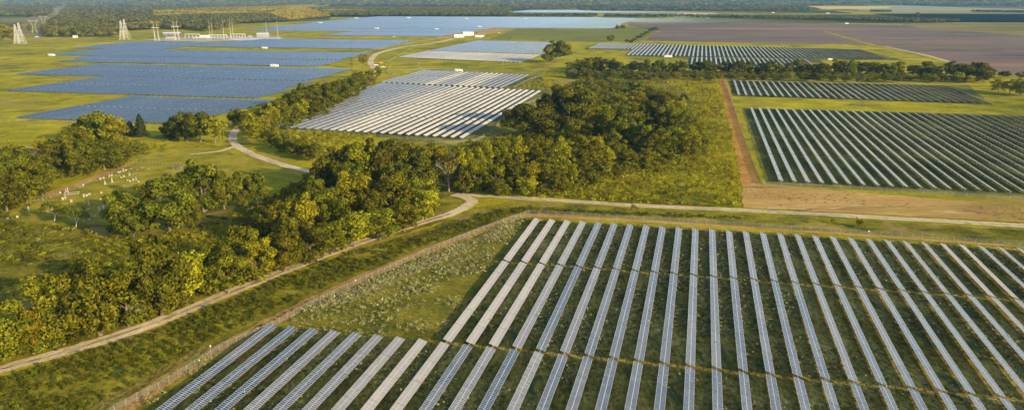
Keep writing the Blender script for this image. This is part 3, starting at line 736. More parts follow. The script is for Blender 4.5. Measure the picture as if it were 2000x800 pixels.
# central wood
tree_set([(1037, 186, 268, 108, O_), (1112, 146, 250, 92, O_), (1072, 168, 246, 50, O_)], 'towering over the middle array corner', 'big oaks beside the right corner of the middle array')
tree_set([(1192, 205, 274, 56, O_), (1226, 196, 268, 64, O_), (1262, 186, 258, 54, O_), (1290, 190, 262, 56, O_), (1320, 208, 274, 48, O_), (1215, 222, 292, 52, O_), (1255, 228, 296, 50, O_), (1335, 178, 205, 16, O_),
          (1306, 238, 300, 62, E1), (1350, 240, 302, 54, Y_), (1280, 255, 305, 38, E1), (1200, 250, 305, 44, E1)], 'in the dark central wood clump', 'trees of the dark clump in the central wood')
tree_set([(945, 268, 345, 46, Y_), (978, 262, 338, 56, E1), (1012, 254, 332, 58, Y_), (1052, 256, 330, 60, E1), (1096, 262, 326, 56, Y_), (1134, 254, 322, 54, E1), (1168, 258, 320, 50, Y_), (930, 300, 374, 54, E1),
          (965, 308, 372, 54, E1), (1000, 300, 366, 50, O_), (1030, 306, 366, 50, Y_), (1066, 300, 356, 54, E1), (1104, 300, 352, 50, Y_), (1140, 296, 342, 46, E1), (1180, 286, 334, 44, Y_), (1225, 288, 322, 40, E1), (1262, 286, 320, 36, Y_), (905, 318, 378, 46, O_), (1090, 326, 372, 40, E1), (1030, 338, 380, 42, Y_), (975, 345, 384, 40, E1)],
         'in the central wood front half', 'trees of the sunny front half of the central wood')
tree_set([(1150, 180, 232, 50, E1), (1178, 192, 242, 46, Y_), (1206, 178, 228, 50, E1), (1240, 170, 218, 50, Y_), (1270, 166, 208, 44, O_), (1300, 172, 214, 44, E1), (1322, 186, 226, 40, Y_), (1160, 218, 270, 46, E1), (1128, 226, 280, 50, E1), (1240, 152, 186, 36, O_), (1152, 142, 172, 14, 'rust')],
         'in the central wood back half', 'trees of the back half of the central wood')
# woods round the cemetery, left
tree_set([(172, 214, 282, 54, E1), (196, 206, 290, 70, E1), (224, 216, 290, 60, Y_), (186, 208, 262, 36, 'grey'), (150, 240, 300, 52, E1), (276, 222, 268, 30, CD), (256, 236, 266, 26, CD), (243, 232, 266, 24, O_), (84, 262, 310, 30, Y_)],
         'below the lowest blue array', 'trees at the near edge of the lowest blue array')
tree_set([(70, 278, 340, 56, 'grey'), (112, 268, 340, 66, O_), (156, 262, 340, 74, O_), (204, 262, 332, 70, O_), (240, 268, 322, 52, E1), (128, 252, 312, 52, E1), (90, 292, 342, 46, 'grey'), (232, 300, 330, 26, E1)],
         'behind the cemetery fence', 'trees behind the cemetery fence')
tree_set([(0, 268, 372, 84, O_), (36, 272, 366, 80, O_), (68, 296, 368, 72, E1), (14, 322, 412, 84, O_), (52, 326, 396, 76, E1), (92, 312, 366, 50, E1), (-30, 300, 400, 80, O_), (-20, 360, 436, 70, E1), (30, 266, 320, 40, Y_), (84, 334, 384, 40, O_)],
         'in the left edge wood', 'trees of the wood at the left edge')
tree_set([(326, 234, 270, 28, O_), (347, 218, 274, 38, O_), (366, 212, 276, 44, O_), (336, 230, 272, 18, CD), (392, 207, 278, 62, O_), (420, 212, 280, 52, Y_)], 'left of the dirt track bend', 'trees left of the dirt track bend')
tree_set([(462, 206, 246, 34, O_), (484, 208, 252, 42, E1), (502, 214, 272, 60, Y_), (530, 238, 288, 48, E1), (556, 250, 296, 44, O_), (586, 262, 306, 46, E1), (612, 272, 314, 36, O_)], 'right of the dirt track bend', 'trees right of the dirt track bend')
tree_set([(532, 196, 246, 40, Y_), (552, 186, 238, 42, E1), (576, 166, 224, 52, O_), (604, 152, 216, 58, O_), (634, 152, 212, 50, O_), (664, 150, 202, 48, O_), (690, 144, 190, 44, O_), (612, 176, 226, 46, E1), (588, 190, 232, 40, Y_), (706, 148, 178, 34, O_), (724, 132, 166, 34, Y_), (700, 136, 170, 30, E1)],
         'in the hedge beside the middle array', 'trees of the hedge left of the middle array')
# by the graves
tree_set([(240, 356, 456, 88, O_), (282, 345, 452, 64, O_), (332, 333, 452, 112, O_), (398, 294, 414, 98, O_), (438, 322, 408, 62, E1), (476, 322, 404, 50, O_), (502, 322, 402, 46, O_), (262, 396, 466, 60, O_), (374, 380, 446, 50, E1)],
         'beside the cemetery', 'big trees beside the cemetery')
tree_set([(106, 392, 432, 50, 'pine'), (148, 402, 444, 60, 'pine')], 'leaning over the near graves', 'leaning pines over the near graves')
# trees standing alone
for t, p in (((710, 101, 134, 23, 'poplar'), 'beside the bend of the far dirt track'), ((739, 128, 151, 17, O_), 'in the verge by the parked cars'), ((1088, 71, 122, 50, O_), 'standing alone right of the office block rows'),
             ((1070, 88, 124, 30, E1), 'crowded against the lone round tree'), ((1193, 66, 81, 15, O_), 'alone in the green pasture'), ((1205, 47, 57, 10, O_), 'at the left corner of the ploughed field'), ((1217, 48, 57, 12, O_), 'near the left corner of the ploughed field'),
             ((1792, 23, 33, 9, O_), 'alone between pale field and dark array'), ((35, 44, 60, 16, O_), 'rising behind the left transmission tower'), ((1962, 136, 152, 22, O_), 'poking above the bright bushes at the right edge'), ((1995, 138, 152, 20, O_), 'at the right edge above the bright bushes')):
    tree(*t, f'{KINDW[t[4]][1]} {p}', None)
tree_set([(1232 + 8 * i, 77 - 4.3 * i, 84 - 4.6 * i, 13, (O_, E1)[i % 2]) for i in range(7)] + [(1224, 76, 83, 8, O_)], 'in the hedge beside the ploughed field', 'trees of the slanting hedge beside the ploughed field')
tree_set([(8, 44, 80, 30, Y_), (-8, 46, 84, 34, E1), (22, 54, 80, 20, Y_), (62, 44, 64, 20, Y_)], 'at the far left meadow edge', 'trees at the far left meadow edge')
# long tree line
r2 = random.Random(5); L1_ = []; L2_ = []
for i in range(34):
    x = 1118 + i * 24.5 + r2.uniform(-5, 5); k = i / 33
    L1_.append((x, 113 + r2.uniform(-6, 5) + 6 * k, 142 + 10 * k + r2.uniform(-2, 2), r2.uniform(26, 38), r2.choice([O_, O_, E1])))
for i in range(30):
    x = 1110 + i * 27 + r2.uniform(-7, 7); k = i / 29
    L2_.append((x, 134 + r2.uniform(-5, 5) + 9 * k, 153 + 9 * k + r2.uniform(-2, 3), r2.uniform(18, 34), r2.choice([E1, Y_, O_, 'grey' if i % 3 == 0 else E1])))
tree_set(L1_, 'in the long tree line tall row', 'tall trees of the long tree line'); tree_set(L2_, 'in the long tree line low row', 'low trees of the long tree line')
tree_set([(1150, 108, 140, 30, E1), (1128, 112, 136, 24, O_), (1170, 106, 136, 28, O_)], 'heading the long tree line', 'trees at the left head of the long tree line')
tree_set([(1890, 122, 158, 44, O_), (1918, 126, 162, 44, O_), (1906, 118, 152, 30, E1)], 'ending the long tree line', 'trees at the right end of the long tree line')
tree_set([(1950, 148, 180, 34, Y_), (1972, 146, 184, 36, Y_), (1994, 150, 188, 36, E1), (2016, 148, 188, 36, Y_)], 'in the right edge bushes', 'bright bushy trees at the right edge')

# ------------------------------------------------------------------ ground cover and far woods (nobody could count these)
def scatter_obj(name, pts, scl, protos, label, cat, seed):
    """pts (n,3), scl (n,3): an object whose geometry nodes put one clump on each point"""
    me = bpy.data.meshes.new(name + '_points'); me.vertices.add(len(pts)); me.vertices.foreach_set('co', np.asarray(pts, dtype=np.float32).ravel())
    a = me.attributes.new('scl', 'FLOAT_VECTOR', 'POINT'); a.data.foreach_set('vector', np.asarray(scl, dtype=np.float32).ravel())
    me.update(); o = obj(name, me); tag(o, label, cat, None, 'stuff')
    ng = bpy.data.node_groups.new(name, 'GeometryNodeTree')
    ng.interface.new_socket('Geometry', in_out='INPUT', socket_type='NodeSocketGeometry'); ng.interface.new_socket('Geometry', in_out='OUTPUT', socket_type='NodeSocketGeometry')
    n = ng.nodes; l = ng.links; gi = n.new('NodeGroupInput'); go = n.new('NodeGroupOutput')
    col = bpy.data.collections.new(name + '_clumps')
    for p in protos: col.objects.link(bpy.data.objects.new('clump', p))
    ci = n.new('GeometryNodeCollectionInfo'); ci.inputs['Collection'].default_value = col; ci.inputs['Separate Children'].default_value = True; ci.inputs['Reset Children'].default_value = True
    ip = n.new('GeometryNodeInstanceOnPoints'); ip.inputs['Pick Instance'].default_value = True
    rv = n.new('FunctionNodeRandomValue'); rv.data_type = 'FLOAT_VECTOR'; rv.inputs[0].default_value = (0, 0, 0); rv.inputs[1].default_value = (0, 0, 6.283); rv.inputs['Seed'].default_value = seed
    na = n.new('GeometryNodeInputNamedAttribute'); na.data_type = 'FLOAT_VECTOR'; na.inputs['Name'].default_value = 'scl'
    l.new(gi.outputs[0], ip.inputs['Points']); l.new(ci.outputs[0], ip.inputs['Instance']); l.new(rv.outputs[0], ip.inputs['Rotation']); l.new(na.outputs[0], ip.inputs['Scale']); l.new(ip.outputs[0], go.inputs[0])
    md = o.modifiers.new('scatter', 'NODES'); md.node_group = ng
    return o
def inpoly(P, poly):
    x, y = P[:, 0], P[:, 1]; ins = np.zeros(len(P), bool); n = len(poly)
    for i in range(n):
        x0, y0 = poly[i]; x1, y1 = poly[(i + 1) % n]
        if y0 == y1: continue
        c = ((y0 > y) != (y1 > y)) & (x < (x1 - x0) * (y - y0) / (y1 - y0) + x0); ins ^= c
    return ins
def patchy(P, scale, seed):
    r = np.random.default_rng(seed); v = np.zeros(len(P))
    for k in range(7):
        a = r.uniform(0, 6.28); f = scale * r.uniform(.5, 2.2); v += np.sin(P[:, 0] * math.cos(a) * f + P[:, 1] * math.sin(a) * f + r.uniform(0, 6.28) + 1.5 * np.sin(P[:, 1] * f * .7 + k))
    return v / 7
def fill(poly, spacing, world=False, patch=None, seed=1):
    Q = [p if world else gnd(*p) for p in poly]; r = np.random.default_rng(seed)
    xs = [p[0] for p in Q]; ys = [p[1] for p in Q]
    gx, gy = np.meshgrid(np.arange(min(xs), max(xs), spacing), np.arange(min(ys), max(ys), spacing))
    P = np.stack([gx.ravel(), gy.ravel()], 1); P = P + r.uniform(-.5, .5, P.shape) * spacing
    P = P[inpoly(P, Q)]
    if patch: P = P[patchy(P, patch[0], seed + 5) + r.uniform(-.12, .12, len(P)) > patch[1]]
    return P
def clumps(kind, leaf, n, seed):
    return [quads_mesh('clump', *(lambda vt: (vt[0], LEAF[leaf], vt[1]))(crown_mesh('c', kind, seed + i))) for i in range(n)]
def cover(name, polys, protos, smin, smax, label, cat, seed, zs=(.8, 1.2)):
    P = np.concatenate([fill(*a[:2], **(a[2] if len(a) > 2 else {}), seed=seed + i) for i, a in enumerate(polys)])
    r = np.random.default_rng(seed); s_ = r.uniform(smin, smax, len(P)) ** 1
    S = np.stack([s_, s_, s_ * r.uniform(*zs, len(P))], 1)
    return scatter_obj(name, np.concatenate([P, np.zeros((len(P), 1)) - .05], 1), S, protos, label, cat, seed)
BUSH = clumps('bush', 'bush', 3, 80); OLIVE = clumps('bush', 'elm', 2, 84); BRUSH = clumps('tuft', 'brush', 3, 90); WEED = clumps('tuft', 'weed', 3, 95); DTUFT = clumps('tuft', 'bush', 3, 100); DRY = clumps('tuft', 'dry', 2, 105)
BANK = [(-150, 788), (0, 738), (150, 696), (300, 648), (500, 566), (700, 490), (850, 451), (925, 424), (960, 412), (1030, 405), (1200, 415), (1450, 425), (1450, 429), (1200, 421), (1000, 417), (960, 434), (800, 492), (600, 575), (400, 676), (330, 712), (180, 800), (60, 880)]
UNDER1 = [(-60, 735), (60, 698), (300, 625), (500, 545), (700, 468), (835, 428), (868, 395), (850, 350), (860, 340), (640, 340), (560, 370), (520, 400), (400, 520), (300, 560), (120, 640), (-60, 690)]
WOOD = [(890, 376), (1040, 384), (1200, 350), (1380, 300), (1370, 250), (1335, 200), (1250, 165), (1130, 160), (1010, 270), (900, 290), (840, 330)]
THICK = clumps('bush', 'oak', 3, 140)
cover('roadside_thicket', [(BANK, 2.0, dict(patch=(.16, -.30)))], THICK[:2] + BUSH[:2] + DTUFT[:1], .28, .72, 'dark green thicket filling the bank between the dirt road and the chain-link fence', 'thicket', 201, (.6, 1.1))
cover('woodland_undergrowth', [([(-60, 745), (0, 716), (150, 674), (300, 626), (500, 546), (700, 470), (820, 436), (850, 415), (820, 405), (700, 440), (500, 515), (300, 590), (150, 640), (-60, 700)], 3.4), (UNDER1, 8.0), (WOOD, 6.0), ([(0, 400), (60, 330), (140, 255), (260, 285), (300, 290), (230, 330), (100, 360)], 6.5), ([(455, 250), (530, 205), (700, 150), (720, 160), (640, 225), (540, 262), (620, 320), (560, 300), (480, 262)], 7.0),
                               ([(1105, 140), (1500, 140), (1930, 155), (1930, 162), (1500, 154), (1105, 156)], 9.0), ([(1360, 300), (1300, 340), (1100, 378), (1020, 386), (1200, 330)], 6, dict(patch=(.06, .0)))],
      BUSH + OLIVE, .85, 2.3, 'bushes and undergrowth filling the woods below the tree crowns', 'undergrowth', 202, (.7, 1.1))
cover('yellow_brush', [([(1340, 155), (1402, 158), (1425, 230), (1442, 320), (1446, 400), (1250, 398), (1000, 380), (1150, 350), (1290, 320), (1380, 300), (1350, 220)], 3.4, dict(patch=(.07, -.22))),
                       ([(1110, 160), (1250, 160), (1340, 158), (1340, 175), (1180, 180), (1080, 175)], 6, dict(patch=(.05, -.1))), ([(1060, 140), (1100, 140), (1090, 178), (1060, 176), (1010, 176)], 5, dict(patch=(.05, -.2))),
                       ([(560, 255), (720, 262), (740, 268), (640, 300), (600, 300)], 3.6, dict(patch=(.09, -.3))), ([(300, 470), (420, 440), (560, 500), (520, 540), (380, 560), (250, 520)], 3.4, dict(patch=(.09, -.2)))],
      BRUSH, 1.0, 2.2, 'yellow green brush scattered over the rough meadow between the woods and the soil strip', 'brush', 203, (.7, 1.3))
cover('meadow_scrub', [([(280, 560), (420, 520), (520, 470), (600, 400), (540, 380), (500, 405), (420, 430), (300, 470), (180, 470), (120, 520), (240, 540)], 3.2, dict(patch=(.06, -.35))), ([(120, 350), (30, 420), (-60, 450), (-60, 540), (160, 480), (200, 450), (120, 442), (40, 430)], 4, dict(patch=(.06, -.1))),([(-60, 440), (120, 442), (280, 470), (400, 470), (420, 520), (280, 560), (120, 620), (-60, 670)], 4.0, dict(patch=(.07, .0))), ([(250, 292), (330, 270), (440, 288), (330, 290), (260, 320)], 4.5, dict(patch=(.09, .1))), ([(930, 372), (1040, 380), (1200, 389), (1440, 401), (1440, 406), (1200, 394), (1040, 385), (930, 377)], 3.0, dict(patch=(.1, -.1)))],
      BRUSH[:1] + DTUFT, .8, 2.1, 'mixed low scrub on the rough meadow beside the cemetery and along the road', 'scrub', 204, (.6, 1.2))
cover('pale_weeds', [([(1015, 424), (1035, 426), (990, 490), (900, 600), (868, 660), (600, 626), (430, 700), (300, 795), (270, 790), (430, 684), (620, 594), (800, 506)], 2.6, dict(patch=(.1, .02))),([(1010, 426), (990, 462), (930, 486), (800, 540), (690, 588), (600, 612), (570, 606), (700, 560), (840, 500), (960, 455)], 1.15, dict(patch=(.10, -.42))),
                     ([(985, 476), (960, 510), (860, 560), (800, 600), (720, 610), (820, 550), (900, 505)], 2.0, dict(patch=(.15, .08))), ([(610, 596), (560, 620), (440, 700), (300, 790), (290, 780), (430, 690), (560, 610)], 2.4, dict(patch=(.2, .12)))],
      WEED, .4, 1.5, 'pale grey green weeds growing in the open corner between the fence and the array', 'weeds', 205, (.7, 1.2))
AW = [(u, v) for u, v in ((-84, 428), (250, 430), (250, 165), (-190, 165), (-176, 240), (-150, 262), (-95, 262))]
cover('array_weeds', [([xy(*p) for p in AW], 2.0, dict(world=True, patch=(.07, .0))), ([xy(*p) for p in ((-60, 425), (30, 425), (50, 300), (-60, 260))], 1.6, dict(world=True, patch=(.12, -.08)))],
      WEED + DTUFT[:1], .45, 1.25, 'grey green weeds growing between the foreground solar rows', 'weeds', 206, (.5, .9))
cover('array_tufts', [([xy(*p) for p in AW], 2.2, dict(world=True, patch=(.1, -.05)))], DTUFT[:2] + DRY, .3, .8, 'dark grass tufts between the foreground solar rows', 'grass', 207, (.5, .9))
cover('far_array_tufts', [([xy(*p) for p in ((52, 550), (52, 920), (420, 920), (260, 550))], 4.0, dict(world=True, patch=(.08, .05)))], DTUFT + WEED[:1], .5, 1.1, 'tufts between the rows of the right hand array', 'grass', 208, (.5, .9))
cover('strip_tufts', [([(1450, 362), (1490, 360), (1700, 380), (2000, 404), (2060, 440), (1700, 418), (1452, 404)], 4.0, dict(patch=(.06, .05))), ([(1403, 160), (1418, 160), (1484, 357), (1450, 370)], 3.5, dict(patch=(.12, .25)))],
      DTUFT[:1] + DRY, .4, 1.1, 'weeds creeping over the bare orange soil strip and the stubble', 'weeds', 211, (.4, .8))
cover('meadow_bushes', [([(1080, 345), (1280, 322), (1375, 300), (1425, 320), (1440, 395), (1250, 396), (1000, 382)], 6.0, dict(patch=(.05, -.05))), ([(1110, 160), (1340, 158), (1400, 165), (1420, 250), (1370, 270), (1330, 200), (1240, 160), (1130, 170)], 8, dict(patch=(.05, .05))),
                        ([(560, 262), (720, 268), (640, 300), (600, 310)], 6, dict(patch=(.08, -.1)))], OLIVE + BRUSH[:1] + clumps('bush', 'yellow', 2, 150), .5, 1.3, 'loose light green bushes in front of and beside the central wood', 'bushes', 212, (.7, 1.1))
cover('dry_weeds', [([(1180, 335), (1290, 338), (1280, 365), (1190, 372), (1130, 360)], 2.8, dict(patch=(.1, -.1))), ([(230, 800), (330, 738), (480, 652), (620, 580), (800, 499), (960, 440), (960, 444), (800, 505), (620, 588), (480, 660), (350, 735), (260, 795)], 1.8, dict(patch=(.1, -.1)))],
      DRY, .4, 1.1, 'reddish dry weeds along the fence and in the brushy meadow', 'weeds', 209, (.5, 1))
FC = clumps('farcrown', 'far', 5, 120); FG_ = clumps('farcrown', 'farsunlit', 3, 130)
def woods(name, polys, protos, label, seed):
    P = []; S = []
    for i, (poly, sp, h) in enumerate(polys):
        p = fill(poly, sp, seed=seed + i, patch=(.35 / sp / 4, -.42 if sp < 20 else -.12)); r = np.random.default_rng(seed + i)
        s_ = sp / 13 * r.uniform(.65, 1.25, len(p)); P.append(p); S.append(np.stack([s_, s_, h / 13 * r.uniform(.65, 1.3, len(p))], 1))
    P = np.concatenate(P); S = np.concatenate(S)
    return scatter_obj(name, np.concatenate([P, np.zeros((len(P), 1))], 1), S, protos, label, 'woods', seed)
woods('far_woods', [([(88, 73), (228, 73), (236, 62), (300, 58), (362, 58), (402, 63), (438, 56), (470, 46), (560, 43), (520, 30), (280, 34), (110, 36), (95, 46), (80, 60)], 13, 15),
                    ([(110, 36), (280, 33), (520, 30), (560, 20), (560, 12), (132, 12), (122, 24)], 20, 15), ([(-60, 34), (92, 34), (104, 22), (118, 12), (-60, 14)], 20, 16),
                    ([(640, 32.6), (1002, 32.6), (1002, 25), (960, 21), (1000, 16), (600, 18)], 17, 16), ([(1000, 33), (1165, 33.2), (1165, 31.6), (1000, 31.2)], 12, 15),
                    ([(1180, 34), (1320, 35), (1500, 38), (1690, 42), (1800, 46), (1880, 44), (1700, 39.5), (1500, 35.8), (1330, 33), (1180, 32.4)], 13, 14),
                    ([(960, 21), (1560, 23), (1600, 21), (1560, 13), (1000, 14)], 24, 15), ([(1700, 24), (1740, 24), (1740, 22), (1700, 22)], 14, 9), ([(1900, 24.5), (2060, 27), (2060, 25), (1900, 23.5)], 16, 12)],
      FC, 'dark woods spreading far behind the solar arrays', 301)
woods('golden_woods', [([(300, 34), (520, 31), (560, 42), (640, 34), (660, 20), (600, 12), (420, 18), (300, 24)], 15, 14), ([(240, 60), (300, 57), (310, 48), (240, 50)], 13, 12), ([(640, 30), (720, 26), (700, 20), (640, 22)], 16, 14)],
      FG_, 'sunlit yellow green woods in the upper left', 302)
woods('horizon_woods', [([(-80, 12.5), (560, 11), (1000, 13), (1560, 12.5), (1760, 10), (2080, 17), (2080, 6), (-80, 5)], 34, 17), ([(-80, 5), (2080, 6), (2080, 0), (-80, -1)], 75, 24)],
      FC + FG_[:1], 'hazy blue woods along the horizon', 303)

# ------------------------------------------------------------------ chain-link fences
def mesh_fabric(name, alpha, col=(.40, .41, .38)):
    m = mat(name, col, .6, .2); n, l, b = nodes(m)
    t = n.new('ShaderNodeBsdfTransparent'); mx = n.new('ShaderNodeMixShader'); mx.inputs[0].default_value = alpha
    l.new(t.outputs[0], mx.inputs[1]); l.new(b.outputs[0], mx.inputs[2]); l.new(mx.outputs[0], n['Material Output'].inputs['Surface']); return m
FABRIC = mesh_fabric('chain_link', .30, (.20, .19, .16)); GALV = mat('galvanised_pipe', (.42, .41, .37), .5, .2); POSTW = mat('weathered_post', (.36, .31, .24), .85)
_fp = {}
def fence(pts, h, step, label, group=None, singles=True, fabric=FABRIC, post=GALV, r_=.05, world=False, name='chain_link_fence', rail=True, n=8):
    P = smooth([p if world else gnd(*p) for p in pts], n)
    D = [0]
    for i in range(1, len(P)): D.append(D[-1] + (P[i] - P[i - 1]).length)
    k = max(2, int(D[-1] / step) + 1); Q = []
    j = 0
    for i in range(k):
        d = D[-1] * i / (k - 1)
        while j < len(D) - 2 and D[j + 1] < d: j += 1
        t = (d - D[j]) / max(1e-6, D[j + 1] - D[j]); Q.append(P[j].lerp(P[j + 1], t))
    root = empty(name, (Q[0].x, Q[0].y, 0)); tag(root, label, 'fence', group); o0 = Q[0]
    key = (round(h, 1), r_, post.name)
    if key not in _fp:
        b = MB(); b.bar((0, 0, -.1), (0, 0, h), r_, n=6); b.bar((0, 0, h), (0, .35, h + .35), r_ * .5, n=4); _fp[key] = b.mesh('post', post)
    jn = MB(); fb = MB(); rl = MB()
    for i, q in enumerate(Q):
        x, y = q.x - o0.x, q.y - o0.y
        if singles: obj('post', _fp[key], root, (x, y, 0), (0, 0, rnd.uniform(-.1, .1)))
        else: jn.bar((x, y, -.1), (x, y, h), r_ * 1.3, n=4)
        if i:
            p = Q[i - 1]; x0, y0 = p.x - o0.x, p.y - o0.y
            fb.quad((x0, y0, .05), (x, y, .05), (x, y, h - .05), (x0, y0, h - .05))
            if rail: rl.bar((x0, y0, h - .03), (x, y, h - .03), .018, n=4, cap=False)
            if rail and singles:
                for zz in (.12, .26): rl.bar((x0, y0 + .1 + zz * .3, h + zz), (x, y + .1 + zz * .3, h + zz), .008, n=3, cap=False)
    fb.build('mesh_panel', fabric, root)
    if rail: rl.build('rail', post, root)['kind'] = 'stuff'
    if not singles: jn.build('post', post, root)['kind'] = 'stuff'
    return root, Q
fr, fq = fence([(205, 818), (232, 800), (330, 748), (440, 680), (530, 640), (620, 592), (720, 545), (820, 501), (930, 455), (1030, 419), (1037, 418)], 2.4, 4.2, 'long chain-link fence between the roadside thicket and the open weedy corner', n=5)
fence([(1037, 418), (1200, 427), (1400, 439), (1600, 452), (1800, 466), (2000, 481), (2080, 487)], 2.4, 5.0, 'chain-link fence running right from the array corner below the dirt road', n=5)
SIGN = MB(); SIGN.box(-.22, -.05, 1.9, .22, .05, 2.55); SIGN.bar((0, 0, 2.55), (0, 0, 2.75), .05, n=5)
sm = SIGN.mesh('camera_box', WHITE)
for (x, y), lb in (((412, 686), 'small white box on the fence post beside the lower left solar rows'), ((695, 556), 'small white box on the fence post above the pale weeds'), ((1696, 459), 'small white box on the fence post right of the array top')):
    X, Y = gnd(x, y); e = empty('equipment_box', (X, Y, 0)); tag(e, lb, 'box'); obj('case', sm, e)
    pb = MB(); pb.bar((0, 0, 0), (0, 0, 1.9), .05, n=6); pb.build('post', GALV, e)
SILVER = mesh_fabric('weedy_chain_link', .5, (.30, .31, .16))
fence([(1413, 157), (1430, 200), (1450, 262), (1472, 320), (1489, 361)], 2.2, 9, 'fence overgrown with pale weeds along the orange soil strip', singles=False, fabric=SILVER, n=4)
fence([(1489, 361), (1600, 366), (1800, 378), (2060, 392)], 2.0, 12, 'thin fence under the near end of the right hand array', singles=False, n=4)
fence([(1413, 157), (1600, 158), (1800, 163), (1950, 172)], 2.0, 16, 'thin fence above the upper right block of rows', singles=False, n=3)
GREYF = mesh_fabric('distant_chain_link', .38, (.26, .26, .22))
fence([(528, 246), (560, 232), (610, 206), (660, 190), (735, 168), (780, 148), (760, 146), (757, 138), (763, 133)], 2.2, 9, 'grey fence between the hedge and the middle array', singles=False, fabric=GREYF, n=3)
fence([(1003, 172), (1030, 158), (1060, 146), (1000, 142), (900, 136), (790, 137), (760, 137)], 2.2, 14, 'fence round the block beyond the middle array', singles=False, fabric=GREYF, n=3)
fence([(528, 248), (700, 262), (925, 278), (1000, 215), (1100, 180)], 2.2, 10, 'fence along the near end of the middle array', singles=False, fabric=GREYF, n=3)
fence([(758, 121), (780, 108), (800, 97), (806, 95)], 2.4, 12, 'fence beside the far dirt track bend', singles=False, fabric=GREYF, n=3)
fence([(691, 131), (689, 118), (700, 106), (760, 92), (850, 77)], 2.4, 18, 'fence left of the lone poplar', singles=False, fabric=GREYF, n=3)
fence([(0, 238), (28, 238), (150, 241), (300, 248), (440, 252)], 2.0, 9, 'fence under the lowest blue array', singles=False, fabric=mesh_fabric('thin_chain_link', .2, (.2, .2, .17)), n=3)
fence([(60, 398), (100, 384), (170, 358), (235, 333), (262, 318), (330, 322), (372, 326), (420, 324)], 1.6, 3.4, 'wire fence along the far side of the cemetery', fabric=mesh_fabric('field_wire', .10, (.2, .2, .17)), post=GALV, r_=.05, rail=False, n=4)

# ------------------------------------------------------------------ white inverter stations
CREAM = mat('cream_render', (.70, .68, .60), .7); DGREY = mat('dark_grey_paint', (.12, .12, .13), .6); GLASSB = mat('dark_window_glass', (.03, .04, .05), .1)
def inverter(x, y, wpx, label):
    X, Y = gnd(x, y); w_ = wpx / pxm(Y); e = empty('inverter_station', (X, Y, 0), -.05); tag(e, label, 'inverter station', 'white inverter stations among the solar rows')
    h = max(2.6, w_ * .26)
    b = MB(); b.box(-w_ / 2 - .4, -1.6, 0, w_ / 2 + .4, 1.8, .25); b.build('concrete_base', G_GRAVEL, e)
    b = MB(); b.box(-w_ / 2, -1.2, .25, w_ / 2 * .35, 1.3, h); b.box(-w_ / 2 - .1, -1.3, h, w_ / 2 * .35 + .1, 1.4, h + .12); b.build('cabinet', WHITE, e)
    b = MB(); b.box(w_ / 2 * .42, -1.0, .25, w_ / 2, 1.0, h * .8)
    for i in range(5): b.box(w_ / 2 * .44 + i * w_ * .055, -1.15, .5, w_ / 2 * .44 + i * w_ * .055 + .12, -1.0, h * .7)
    b.build('transformer', WHITE, e)
    b = MB()
    for i in range(3): b.box(-w_ / 2 + .3 + i * w_ * .2, -1.24, .4, -w_ / 2 + .3 + i * w_ * .2 + w_ * .13, -1.203, h - .3)
    b.build('louvre_door', STEEL, e)
for a in ((101, 109, 13, 'white inverter station at the pointed left end of the blue arrays'), (536, 130, 16, 'white inverter station on the road gap left of the hedge'), (517, 95, 11, 'white inverter station between the two upper blue arrays'),
          (896, 139, 15, 'white inverter station at the top of the middle array'), (1305, 112, 15, 'white inverter station behind the left part of the long tree line'), (1622, 117, 9, 'white inverter station behind the right part of the long tree line'),
          (626, 46, 8, 'white inverter station at the upper left tip of the far blue array'), (696, 36.5, 8, 'white inverter station on the top edge of the far blue array, left'), (799, 36.5, 8, 'white inverter station on the top edge of the far blue array, middle'),
          (911, 37.5, 7, 'white inverter station on the top edge of the far blue array, right'), (1027, 38, 6, 'white inverter station near the right tip of the far blue array'), (736, 57, 9, 'white inverter station in the lower gap of the far blue array, left'),
          (853, 58, 8, 'white inverter station in the lower gap of the far blue array, right'), (937, 53.5, 8, 'white inverter station just above the white site office'), (1654, 47, 7, 'white inverter station on the top edge of the ploughed field'),
          (1383, 36, 6, 'white inverter station in the thin upper right array, left'), (1510, 26, 6, 'white inverter station in the distant upper right array, left'), (1617, 27, 6, 'white inverter station in the distant upper right array, right')):
    inverter(*a)

# ------------------------------------------------------------------ transmission towers
LATT = mat('lattice_steel', (.60, .59, .55), .6, .1); WOODP = mat('pale_pole', (.40, .38, .34), .7)
def lattice_leg_mast(b, base, top, wb, wt, r_, nseg=7):
    """a tapering four legged lattice mast"""
    def ring(t):
        c = Vector(base).lerp(Vector(top), t); w_ = wb + (wt - wb) * t ** .8
        return [c + Vector((sx * w_ / 2, sy * w_ / 2, 0)) for sx, sy in ((-1, -1), (1, -1), (1, 1), (-1, 1))]
    prev = ring(0)
    for i in range(1, nseg + 1):
        cur = ring((i / nseg) ** .85)
        for k in range(4):
            b.bar(prev[k], cur[k], r_, n=4, cap=False); b.bar(prev[k], cur[(k + 1) % 4], r_ * .6, n=3, cap=False); b.bar(prev[(k + 1) % 4], cur[k], r_ * .6, n=3, cap=False); b.bar(cur[k], cur[(k + 1) % 4], r_ * .6, n=3, cap=False)
        prev = cur
